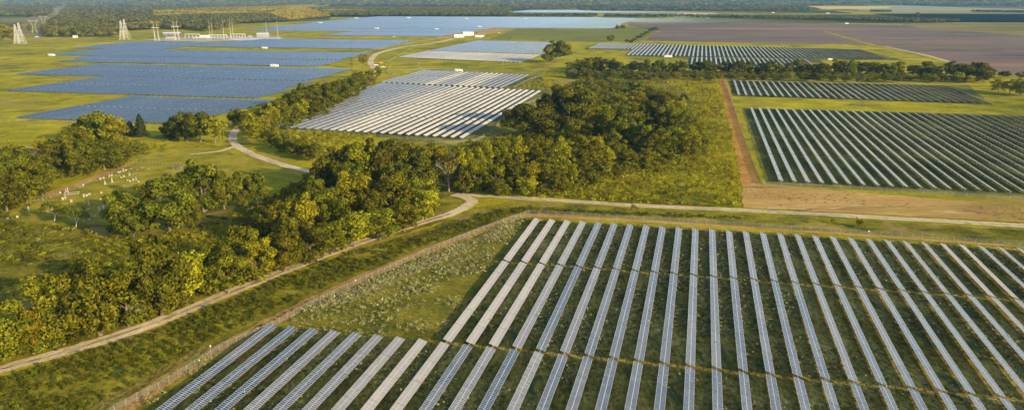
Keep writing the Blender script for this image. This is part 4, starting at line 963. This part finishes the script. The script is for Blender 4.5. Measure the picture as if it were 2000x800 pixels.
def twin_tower(x, y, h, label):
    X, Y = gnd(x, y); e = empty('transmission_tower', (X, Y, 0), .2); tag(e, label, 'tower')
    for sx, hh in ((-1, .93), (1, 1)):
        b = MB(); lattice_leg_mast(b, (sx * 5, 0, 0), (sx * 4.6, 0, h * hh), 13, 2.2, .24, 9); b.build('lattice_mast', LATT, e)
    b = MB()
    for t in (.42, .62, .80): 
        b.bar((-10 + 3 * t, 0, h * t), (12 - 2 * t, 0, h * t), .35, n=4); b.bar((-10 + 3 * t, 0, h * t), (-5, 0, h * t + 2.2), .2, n=3); b.bar((12 - 2 * t, 0, h * t), (5, 0, h * t + 2.2), .2, n=3)
    b.build('cross_arm', LATT, e)
    b = MB(); b.bar((9, 0, h * .66), (20, -3, 0), .32, n=4); b.bar((9, 0, h * .5), (14, 5, 0), .28, n=4); b.bar((-8, 0, h * .4), (-13, -2, 0), .28, n=4); b.build('brace', LATT, e)
twin_tower(38, 86, 54, 'tall lattice tower standing in the meadow at the far left'); twin_tower(243, 78, 57, 'tall lattice tower above the left corner of the blue arrays')
def vee_tower(x, y, h, label):
    X, Y = gnd(x, y); e = empty('transmission_tower', (X, Y, 0), .1); tag(e, label, 'tower')
    b = MB(); s = h / 44
    for sx in (-1, 1):
        b.bar((sx * 9 * s, 0, 0), (sx * 3 * s, 0, h * .55), .5, .4, n=4); b.bar((sx * 3 * s, 0, h * .55), (sx * 12 * s, 0, h * .96), .45, .35, n=4)
        for t in (.12, .25, .38): b.bar((-(9 - 11 * t) * s, 0, h * t), ((9 - 11 * (t + .1)) * s, 0, h * (t + .1)), .22, n=3)
    b.build('lattice_mast', LATT, e)
    b = MB(); b.bar((-17 * s, 0, h * .96), (17 * s, 0, h * .96), .5, n=4); b.bar((-13 * s, 0, h * .96), (-15 * s, 0, h * 1.03), .3, n=4); b.bar((13 * s, 0, h * .96), (15 * s, 0, h * 1.03), .3, n=4); b.build('cross_arm', LATT, e)
vee_tower(68, 65, 42, 'slender forked tower right of the left lattice tower'); vee_tower(87, 54, 45, 'slender forked tower at the start of the cleared strip'); vee_tower(112, 30, 45, 'tiny forked tower far up the cleared strip'); vee_tower(124, 14, 45, 'tiniest forked tower near the top of the cleared strip')
def a_frame(x, y, h, label):
    X, Y = gnd(x, y); e = empty('dead_end_structure', (X, Y, 0), .15); tag(e, label, 'pylon')
    for sx in (-1, 1):
        b = MB(); b.bar((sx * 5.0, 0, 0), (sx * 4.6, 0, h), .75, .4, n=8); b.build('pole', WOODP, e)
        b = MB(); b.bar((sx * 5.0 + 6, -10, 0), (sx * 4.8, 0, h * .72), .7, .45, n=6); b.build('leaning_pole', WOODP, e)
    b = MB(); b.box(-10.5, -.5, h * .70, 10.5, .5, h * .70 + 1.6)
    for xx in (-9, 0, 9): b.bar((xx, 0, h * .70), (xx, 0, h * .70 - 3.5), .22, n=5)
    b.build('cross_arm', WOODP, e)
a_frame(306, 80, 50, 'pale two-pole line structure at the left end of the substation'); a_frame(345, 78, 52, 'pale two-pole line structure behind the long low substation building')
PG = 'slender masts of the substation'
for i, (x, y, t, lb) in enumerate(((411, 79, 43, 'first slender mast of the substation from the left'), (415, 73, 45, 'thinner mast just behind the first slender mast'), (438, 79, 41, 'slender mast in the middle of the substation'), (451, 77, 40, 'left mast of the close pair right of the middle'),
                                   (456, 75, 40.5, 'right mast of the close pair right of the middle'), (522, 79, 43, 'slender mast by the grey transformer yard'), (543, 75, 41, 'rightmost slender mast of the substation'))):
    X, Y = gnd(x, y); h = (y - t) / pxm(Y) * 1.02; e = empty('mast', (X, Y, 0)); tag(e, lb, 'mast', PG)
    b = MB(); b.bar((0, 0, 0), (0, 0, h * .6), .6, .4, n=8); b.bar((0, 0, h * .6), (0, 0, h), .4, .2, n=6); b.build('pole', WOODP, e)
    b = MB(); b.box(-1.2, -1.2, 0, 1.2, 1.2, .8); b.build('footing', G_GRAVEL, e)
# substation steelwork
def gantry(x, y, w_, h, nb, label):
    X, Y = gnd(x, y); e = empty('bus_gantry', (X, Y, 0), .1); tag(e, label, 'gantry', 'steel bus gantries of the substation')
    for i in range(nb + 1):
        b = MB(); xx = -w_ / 2 + w_ * i / nb; b.bar((xx, 0, 0), (xx, 0, h), .45, .3, n=4); b.bar((xx, 7, 0), (xx, 7, h * .8), .4, .3, n=4); b.build('column', LATT, e)
    b = MB(); b.box(-w_ / 2, -.4, h - .9, w_ / 2, .4, h); b.box(-w_ / 2, 6.6, h * .8 - .8, w_ / 2, 7.4, h * .8)
    for i in range(nb * 2): b.bar((-w_ / 2 + w_ * (i + .5) / nb / 2, 0, h - .9), (-w_ / 2 + w_ * (i + .5) / nb / 2, 7, h * .8 - .8), .15, n=3)
    b.build('beam', LATT, e)
for a in ((376, 75, 42, 13, 4, 'steel bus gantry behind the low substation building'), (425, 76, 52, 12, 6, 'steel bus gantry left of the middle mast'), (465, 75, 40, 13, 5, 'steel bus gantry right of the close mast pair'), (392, 78, 36, 8, 5, 'low steel bus gantry in front of the white control house'), (334, 78.5, 26, 9, 4, 'low steel bus gantry by the left line structure')): gantry(*a)
def building(name, x, y, wpx, d, h, roof, wallm, roofm, label, cat='building', rz=.1, nwin=3):
    X, Y = gnd(x, y); w_ = wpx / pxm(Y); e = empty(name, (X, Y, 0), rz); tag(e, label, cat)
    b = MB(); b.box(-w_ / 2, 0, 0, w_ / 2, d, h); b.build('wall', wallm, e)
    b = MB()
    if roof == 'gable':
        o = .7; k = len(b.v); z = h + d * .22
        b.v += [(-w_ / 2 - o, -o, h - .1), (w_ / 2 + o, -o, h - .1), (w_ / 2 + o, d / 2, z), (-w_ / 2 - o, d / 2, z), (-w_ / 2 - o, d + o, h - .1), (w_ / 2 + o, d + o, h - .1),
                (-w_ / 2 - o, -o, h + .15), (w_ / 2 + o, -o, h + .15), (w_ / 2 + o, d / 2, z + .25), (-w_ / 2 - o, d / 2, z + .25), (-w_ / 2 - o, d + o, h + .15), (w_ / 2 + o, d + o, h + .15)]
        for f in ((3, 2, 1, 0), (4, 5, 2, 3), (6, 7, 8, 9), (9, 8, 11, 10), (0, 1, 7, 6), (5, 4, 10, 11), (1, 2, 8, 7), (2, 5, 11, 8), (3, 0, 6, 9), (4, 3, 9, 10)): b.f.append(tuple(k + i for i in f)); b.m.append(0)
    else: b.box(-w_ / 2 - .5, -.5, h, w_ / 2 + .5, d + .5, h + .4)
    b.build('roof', roofm, e)
    for i in range(nwin):
        xx = -w_ / 2 + w_ * (i + .6) / (nwin + .3); b = MB(); b.box(-w_ * .06, -.08, h * .35, w_ * .06, -.01, h * .75); fo = b.build('window', WHITE, e, (xx, 0, 0))
        b = MB(); b.box(-w_ * .05, -.11, h * .39, w_ * .05, -.081, h * .71); b.build('pane', GLASSB, fo)
    b = MB(); b.box(w_ * .36, -.1, 0, w_ * .36 + 1.4, -.01, min(2.6, h * .8)); b.build('door', DGREY, e)
    return e
METAL = mat('pale_metal_roof', (.62, .62, .60), .5, .2)
building('control_building', 335, 70, 32, 14, 7, 'gable', DGREY, METAL, 'long low substation building under a pale roof'); building('control_house', 400, 74, 17, 10, 6.5, 'flat', WHITE, WHITE, 'white control house in the middle of the substation')
building('switchgear_building', 513, 73, 22, 16, 9, 'gable', STEEL, METAL, 'grey roofed switchgear building right of the transformer'); building('farmhouse', 477, 42, 12, 14, 7, 'gable', CREAM, METAL, 'pale house at the edge of the far woods')
building('site_office', 897, 73.5, 18, 22, 8, 'flat', WHITE, WHITE, 'large white site office beside the dirt yard', nwin=5); building('storage_tent', 915, 70, 20, 14, 8, 'gable', CREAM, WHITE, 'white storage tent just behind the site office', nwin=2); building('site_trailer', 937, 73, 17, 10, 5, 'flat', WHITE, WHITE, 'low white trailer right of the site office')
building('barn', 72, 76, 6, 9, 5, 'gable', DGREY, METAL, 'small barn by the road at the far left'); building('farmhouse', 146, 74, 7, 9, 5, 'gable', WHITE, METAL, 'small white house in front of the dark woods, upper left')
X, Y = gnd(489, 77); e = empty('power_transformer', (X, Y, 0)); tag(e, 'big grey power transformer on the white gravel', 'transformer')
b = MB(); b.box(-5, -3, .5, 5, 3, 7.5); b.build('tank', STEEL, e)
for s_ in (-1, 1):
    b = MB()
    for i in range(6): b.box(s_ * 5.3 - .2 + s_ * .0, -3 + i * 1.05, 1, s_ * 7.2, -2.6 + i * 1.05, 6.5)
    b.build('radiator', STEEL, e)
b = MB()
for i in range(3): b.bar((-3 + i * 3, 0, 7.5), (-3.4 + i * 3.4, 0, 12), .5, .25, n=8)
b.build('bushing', LATT, e); b = MB(); b.bar((-6, 2, 9), (6, 2, 9), 1.0, n=8); b.build('oil_tank', STEEL, e)
sheet('gravel_pad', [(440, 77.5), (470, 74.5), (545, 74), (552, 75.5), (500, 79), (460, 79.2)], mat('white_gravel', (.55, .54, .50), .9), .32, jag=2, seed=4)

# conductors between the towers
def wires(p, q, z0, z1, sag, n, label):
    a = Vector((*gnd(*p), 0)); c = Vector((*gnd(*q), 0)); e = empty('power_line', tuple(a)); tag(e, label, 'power line'); d = c - a; s = Vector((-d.y, d.x, 0)).normalized()
    for k in range(n):
        b = MB(); pr = None
        for i in range(13):
            t = i / 12; v = d * t + s * (k - (n - 1) / 2) * 8 + Vector((0, 0, z0 + (z1 - z0) * t - sag * 4 * t * (1 - t)))
            if pr is not None: b.bar(pr, v, .06, n=3, cap=False)
            pr = v
        b.build('wire', LATT, e)
wires((38, 86), (68, 65), 50, 40, 7, 3, 'power line from the left lattice tower to the first forked tower'); wires((68, 65), (87, 54), 40, 43, 7, 3, 'power line between the two larger forked towers'); wires((87, 54), (112, 30), 43, 43, 14, 3, 'power line running up the cleared strip')
wires((243, 78), (306, 80), 50, 36, 6, 3, 'power line from the right lattice tower to the substation')

# ------------------------------------------------------------------ vehicles
TYRE = mat('tyre_rubber', (.03, .03, .03), .8); GLS = mat('vehicle_glass', (.03, .035, .04), .08); LAMP = mat('lamp_glass', (.6, .6, .58), .2); TAIL = mat('tail_lamp', (.45, .03, .02), .3)
def vehicle(x, y, rz, kind, colour, label, rough=.3, s=1.0):
    m = mat(f'{colour[0]}_car_paint', colour[1], rough); X, Y = gnd(x, y)
    e = empty({'pickup': 'pickup_truck', 'car': 'parked_car', 'van': 'parked_van'}[kind], (X, Y, 0), rz); e.scale = (s, s, s); tag(e, label, {'pickup': 'truck', 'car': 'car', 'van': 'van'}[kind])
    prof = {'pickup': [(-2.8, .55), (-2.8, 1.05), (-.6, 1.05), (-.6, 1.05), (1.25, 1.08), (2.65, .98), (2.8, .75), (2.8, .5)], 'car': [(-2.3, .45), (-2.35, .85), (-2.0, .95), (-.6, .98), (1.1, .95), (2.2, .78), (2.35, .5)], 'van': [(-2.6, .45), (-2.65, 1.2), (-2.5, 1.2), (1.3, 1.2), (2.4, 1.0), (2.65, .6), (2.65, .45)]}[kind]
    cab = {'pickup': [(-.6, 1.04), (-.5, 1.75), (.7, 1.78), (1.35, 1.07)], 'car': [(-1.7, .94), (-1.0, 1.42), (.35, 1.42), (1.15, .94)], 'van': [(-2.55, 1.19), (-2.45, 2.05), (.9, 2.05), (1.75, 1.15)]}[kind]
    def side(pts, w0, w1):
        b = MB(); n = len(pts); zmax = max(p[1] for p in pts); zmin = min(p[1] for p in pts)
        W = [w0 + (w1 - w0) * (p[1] - zmin) / (zmax - zmin) for p in pts]
        b.v = [(p[0], -w_, p[1]) for p, w_ in zip(pts, W)] + [(p[0], w_, p[1]) for p, w_ in zip(pts, W)]
        b.f = [tuple(range(n)), tuple(range(2 * n - 1, n - 1, -1))] + [(i, n + i, n + (i + 1) % n, (i + 1) % n)[::-1] for i in range(n)]; b.m = [0] * len(b.f); return b
    o = side(prof, .95, .92).build('body', m, e); md = o.modifiers.new('bevel', 'BEVEL'); md.width = .07; md.segments = 2
    o = side(cab, .88, .68).build('cabin', m, e); md = o.modifiers.new('bevel', 'BEVEL'); md.width = .06; md.segments = 2
    c0 = [(p[0] * .93 + .02, p[1] if i in (1, 2) else p[1] + .06) for i, p in enumerate(cab)]; c0 = [(p[0], p[1] - .09) if i in (1, 2) else p for i, p in enumerate(c0)]
    side(c0, .905, .72).build('side_window', GLS, e)
    b = MB(); a_, c_ = cab[2], cab[3]; b.quad((a_[0] + .07, -.6, a_[1] - .05), (a_[0] + .07, .6, a_[1] - .05), (c_[0] + .04, .75, c_[1] + .04), (c_[0] + .04, -.75, c_[1] + .04)); b.build('windscreen', GLS, e)
    for sx in (-1.65, 1.7):
        for sy in (-.88, .88):
            b = MB(); b.bar((0, -.12, 0), (0, .12, 0), .38, n=14); wo_ = b.build('wheel', TYRE, e, (sx, sy, .38)); b = MB(); b.bar((0, -.135, 0), (0, .135, 0), .2, n=10); b.build('rim', FRAME, wo_)
    fx = prof[-2][0] - .02
    for sy in (-.68, .68): b = MB(); b.box(fx, -.16, -.08, fx + .06, .16, .08); b.build('headlight', LAMP, e, (0, sy, .72)); b = MB(); b.box(-.04, -.1, -.12, .02, .1, .12); b.build('tail_light', TAIL, e, (prof[0][0], sy, .8))
    if kind == 'pickup':
        b = MB(); b.box(-2.65, -.8, 1.055, -.75, .8, 1.065); b.build('truck_bed', DGREY, e)
        b = MB(); b.box(-2.8, -.94, 1.05, -.62, -.84, 1.22); b.box(-2.8, .84, 1.05, -.62, .94, 1.22); b.box(-2.84, -.84, 1.05, -2.72, .84, 1.22); b.build('bed_rail', m, e)
WP = ('white', (.75, .75, .73))
vehicle(734.5, 128, .3, 'pickup', WP, 'white pickup truck parked at the track bend, left of the group', s=1.25)
vehicle(748, 132, .1, 'pickup', WP, 'white pickup truck nearest the round bush at the track bend', s=1.25)
vehicle(752, 128, 2.8, 'car', ('red', (.45, .06, .04)), 'red car in the middle of the parked group', s=1.25)
vehicle(745, 124, .2, 'van', ('orange', (.70, .33, .06)), 'orange van at the back of the parked group', s=1.25)
vehicle(770, 72.4, .1, 'pickup', WP, 'white pickup truck on the track below the far blue array', s=1.3)
vehicle(938, 74.4, .1, 'car', ('dark red', (.35, .04, .04)), 'dark red car in front of the low white trailer', s=1.3)
vehicle(945, 73.4, 1.5, 'pickup', ('black', (.03, .03, .035)), 'black pickup truck in front of the low white trailer', s=1.3)
vehicle(931, 65, .1, 'van', ('dark', (.05, .05, .06)), 'dark van behind the storage tent', s=1.3); vehicle(965, 65.5, .1, 'car', ('dark grey', (.08, .08, .09)), 'dark grey car alone on the dirt yard', s=1.3); vehicle(975, 65, .1, 'pickup', WP, 'white pickup truck at the right end of the dirt yard', s=1.3)
vehicle(905, 75, .1, 'car', ('black', (.03, .03, .035)), 'black car parked before the large site office', s=1.3)

# ------------------------------------------------------------------ power poles
def upole(x, y, h, label):
    X, Y = gnd(x, y); e = empty('utility_pole', (X, Y, 0), rnd.uniform(-.3, .3)); tag(e, label, 'pole', 'far utility poles'); b = MB(); b.bar((0, 0, 0), (0, 0, h), .22, .13, n=6); b.build('pole', POSTW, e)
    b = MB(); b.box(-1.3, -.08, h - .9, 1.3, .08, h - .7)
    for xx in (-1.1, -.4, .4, 1.1): b.bar((xx, 0, h - .7), (xx, 0, h - .45), .06, n=4)
    b.build('cross_arm', POSTW, e)
for a in ((108, 77, 14, 'utility pole left of the small white house, upper left'), (162, 74, 14, 'utility pole right of the small white house, upper left'), (210, 74, 16, 'utility pole left of the second lattice tower'), (132, 73, 12, 'utility pole in front of the dark woods, upper left'), (861, 74, 13, 'utility pole at the corner of the dirt yard'), (879, 74, 10, 'short utility pole left of the site office'),
          (982, 133, 10, 'utility pole in the meadow above the middle array'), (818, 131, 8, 'utility pole in the yellow meadow right of the parked cars')): upole(*a)

# ------------------------------------------------------------------ the cemetery
STONE = mat('white_marble', (.62, .60, .54), .7); GSTONE = mat('grey_granite', (.34, .35, .36), .7); PSTONE = mat('pink_granite', (.48, .27, .22), .7)
nn, ll, bb_ = nodes(STONE); gg = nn.new('ShaderNodeNewGeometry'); ff = noise(nn, ll, gg.outputs['Position'], 2.0, 5)
ll.new(ramp(nn, ll, ff, [(.35, (.20, .19, .15)), (.6, (.40, .38, .31))]), bb_.inputs['Base Color'])
def arch(w_, h, n=6):
    return [(-w_ / 2, 0), (w_ / 2, 0), (w_ / 2, h * .72)] + [(w_ / 2 * math.cos(a), h * .72 + h * .28 * math.sin(a)) for a in [math.pi * k / n for k in range(1, n)]] + [(-w_ / 2, h * .72)]
def grave(kind, x, y, h, label, m=None, rz=0.0, cat='gravestone', group=None):
    m = m or STONE; X, Y = gnd(x, y); e = empty({'obelisk': 'obelisk', 'stone': 'gravestone', 'slab': 'grave_slab', 'column': 'broken_column', 'plot': 'grave_kerb'}[kind], (X, Y, 0), rz); tag(e, label, cat, group); b = MB()
    if kind == 'obelisk':
        b.box(-.8, -.8, 0, .8, .8, .35); b.box(-.6, -.6, .35, .6, .6, .75); b.build('plinth', m, e); b = MB(); b.bar((0, 0, .75), (0, 0, h * .93), .52, .3, n=4); b.bar((0, 0, h * .93), (0, 0, h), .3, .02, n=4); b.build('shaft', m, e)
    elif kind == 'column':
        b.box(-.7, -.7, 0, .7, .7, .3); b.build('plinth', m, e); b = MB(); b.bar((0, 0, .3), (0, 0, h), .38, .32, n=10); b.box(-.45, -.45, h, .45, .45, h + .2); b.build('shaft', m, e)
    elif kind == 'slab': b.box(-.6, -1.3, 0, .6, 1.3, .22); b.box(-.45, -1.1, .22, .45, 1.1, .3); b.build('slab', m, e)
    elif kind == 'plot':
        for (x0, y0, x1, y1) in ((-4.2, -2.8, 4.2, -2.4), (-4.2, 2.4, 4.2, 2.8), (-4.2, -2.4, -3.8, 2.4), (3.8, -2.4, 4.2, 2.4)): q = MB(); q.box(x0, y0, 0, x1, y1, .4); q.build('kerb', m, e)
        for cx in (-4, 4):
            for cy in (-2.6, 2.6): b.box(cx - .35, cy - .35, .0, cx + .35, cy + .35, .75)
        b.build('corner_block', m, e)
    else:
        b.box(-.75, -.35, 0, .75, .35, .28); b.build('plinth', m, e); b = MB(); P = arch(1.2, h - .28); n = len(P)
        b.v = [(p[0], -.13, p[1] + .28) for p in P] + [(p[0], .13, p[1] + .28) for p in P]; b.f = [tuple(range(n)), tuple(range(2 * n - 1, n - 1, -1))] + [(i, n + i, n + (i + 1) % n, (i + 1) % n)[::-1] for i in range(n)]; b.m = [0] * len(b.f); b.build('headstone', m, e)
def z7(a, b_): return (80 + a / 6.668, 320 + b_ / 6.668)
grave('obelisk', *z7(930, 240), 3.6, 'tallest pointed white obelisk near the far cemetery row', rz=.4, cat='obelisk'); grave('obelisk', *z7(838, 268), 3.0, 'shaded bluish obelisk left of the tallest obelisk', GSTONE, .3, 'obelisk')
grave('obelisk', *z7(1075, 100), 2.6, 'white obelisk in the farthest row of graves', rz=.3, cat='obelisk'); grave('obelisk', *z7(1155, 150), 2.6, 'white obelisk with low slabs to its right', rz=.2, cat='obelisk'); grave('obelisk', 402.5, 411, 3.8, 'pale obelisk under the big tree right of the cemetery', rz=.2, cat='obelisk')
grave('column', *z7(355, 388), 4.2, 'tall white column inside the stone kerbed plot', rz=.2, cat='monument'); grave('obelisk', *z7(325, 368), 2.4, 'short monument beside the tall column in the kerbed plot', rz=.2, cat='monument'); grave('plot', *z7(400, 388), 1, 'large white stone kerb round a family plot', rz=.42, cat='grave kerb')
grave('obelisk', 154.5 - 98, 412 + 1, 3.6, 'lone white obelisk at the near left end of the cemetery', rz=.3, cat='obelisk')
grave('column', *z7(625, 538), 3.0, 'grey column in the tree shadow mid cemetery', GSTONE, .2, 'monument')
lst = [('stone', 775, 205, 1.5), ('stone', 818, 195, 1.6), ('stone', 892, 168, 1.5), ('stone', 925, 158, 1.6), ('stone', 1010, 118, 1.3), ('stone', 1036, 112, 1.2), ('stone', 1108, 90, 1.3), ('slab', 1170, 66, 1), ('slab', 1190, 60, 1), ('slab', 980, 150, 1), ('slab', 1025, 146, 1), ('slab', 1200, 140, 1), ('slab', 1235, 122, 1),
       ('slab', 1255, 75, 1), ('slab', 1310, 50, 1), ('slab', 1335, 42, 1), ('stone', 1048, 184, 1.2), ('stone', 1083, 174, 1.6), ('stone', 1130, 225, 1.3), ('stone', 1162, 232, 1.5), ('stone', 1203, 218, 1.8), ('column', 1240, 212, 2.2), ('stone', 1272, 242, 1.2), ('slab', 1080, 280, 1),
       ('stone', 550, 288, 1.6), ('slab', 508, 300, 1), ('stone', 250, 385, 1.6), ('stone', 562, 432, 2.4), ('stone', 598, 420, 1.5), ('stone', 632, 405, 1.4), ('slab', 130, 432, 1), ('slab', 30, 470, 1), ('slab', 90, 492, 1), ('stone', 285, 470, 2.0), ('stone', 318, 455, 2.0),
       ('stone', 785, 475, 1.7), ('stone', 830, 455, 1.6), ('stone', 875, 485, 1.5), ('stone', 915, 505, 2.0), ('slab', 860, 612, 1), ('slab', 620, 590, 1), ('slab', 630, 725, 1), ('slab', 560, 750, 1), ('slab', 700, 682, 1), ('slab', 1220, 525, 1), ('stone', 790, 385, 1.5), ('slab', 1400, 66, 1), ('stone', 862, 560, 2.6)]
lst.sort(key=lambda t: t[1]); ks = sum(1 for t in lst if t[0] == 'slab'); a_ = c_ = 0
for kd, px_, py_, h in lst:
    if kd == 'slab': lb = f'low pale grave slab lying in the cemetery grass, {nth(a_)} from the left'; a_ += 1
    else: lb = f'small pale upright gravestone in the cemetery, {nth(c_)} from the left'; c_ += 1
    grave(kd, *z7(px_, py_), h * .95, lb, rz=.35 + rnd.uniform(-.2, .2), group='low grave slabs in the cemetery' if kd == 'slab' else 'small gravestones in the cemetery')
grave('stone', *z7(765, 605), 2.8, 'broad grey headstone in deep shade, left of a matching pair', GSTONE, .25); grave('stone', *z7(818, 585), 3.0, 'broad grey headstone in deep shade, right of a matching pair', GSTONE, .25); grave('stone', *z7(397, 500), 1.9, 'pinkish squat gravestone in the tree shadow', PSTONE, .25)
grave('slab', 15, 426, 1, 'pale slab at the near left corner of the cemetery', rz=.5); grave('stone', 34, 425, 1.4, 'small white gravestone at the near left corner of the cemetery', rz=.5)
# shelter and fallen tree
X, Y = gnd(347, 331); e = empty('picnic_shelter', (X, Y, 0), .2); tag(e, 'small dark roofed shelter in the grass beyond the cemetery trees', 'shelter')
b = MB(); b.box(-3, -2, 2.2, 3, 2, 2.5); b.build('roof', DGREY, e)
for sx in (-2.7, 2.7):
    for sy in (-1.7, 1.7): b = MB(); b.bar((sx, sy, 0), (sx, sy, 2.2), .12, n=5); b.build('post', POSTW, e)
b = MB(); b.box(-1.2, -.5, .6, 1.2, .5, .75); b.build('table', STONE, e)
X, Y = gnd(236, 628); e = empty('fallen_branch', (X, Y, 0)); tag(e, 'grey fallen bare branch lying between the roadside trees and the road', 'branch')
b = MB(); rb = random.Random(4)
def twig(p, d, L, r0, k):
    q = Vector(p) + Vector(d) * L; b.bar(p, q, r0, r0 * .6, 5, cap=False)
    if k:
        for _ in range(3): twig(q, (Vector(d) + Vector((rb.uniform(-.7, .7), rb.uniform(-.6, .6), rb.uniform(-.35, .35)))).normalized(), L * .7, r0 * .6, k - 1)
twig((-2, -3, .3), Vector((.75, .3, .42)).normalized(), 5.0, .28, 4); b.build('limb', PALEBARK, e)
# lone bushes
for i, (x, y, wp, lb) in enumerate(((1680, 444, 24, 'round bush between the dirt road and the fence on the right'), (1627, 436, 14, 'small bush left of the round roadside bush on the right'), (392, 652, 16, 'round yellow bush in the thicket left of the fence'), (1238, 412, 20, 'bush beside the dirt road above the array'), (995, 78, 6, 'tiny dark bush in the pasture left of the lone tree'), (1060, 80, 5, 'tiny dark bush at the top right of the office block rows'))):
    X, Y = gnd(x, y); sc = wp / pxm(Y) / 4.6; e = empty('round_bush', (X, Y, 0), i); tag(e, lb, 'bush')
    obj('foliage', (BUSH + OLIVE)[i % 5], e, scale=(sc, sc, sc * .9)); b = MB(); b.bar((0, 0, -.1), (0, 0, 1.2 * sc), .1 * sc, n=5); b.build('stem', BARK, e)

# ------------------------------------------------------------------ the air
hz = MB(); hz.box(-BIG - 500, -2500, -1, BIG + 500, BIG + 500, 142)
hm = bpy.data.materials.new('haze_air'); hm.use_nodes = True; hm.node_tree.nodes.clear()
pv = hm.node_tree.nodes.new('ShaderNodeVolumePrincipled'); pv.inputs['Density'].default_value = 2.9e-5; pv.inputs['Color'].default_value = (.24, .58, 1, 1); pv.inputs['Anisotropy'].default_value = .1
ho = hm.node_tree.nodes.new('ShaderNodeOutputMaterial'); hm.node_tree.links.new(pv.outputs[0], ho.inputs['Volume'])
h_ = hz.build('haze', hm); h_['kind'] = 'stuff'; h_['label'] = 'thin blue haze in the air over the whole land'
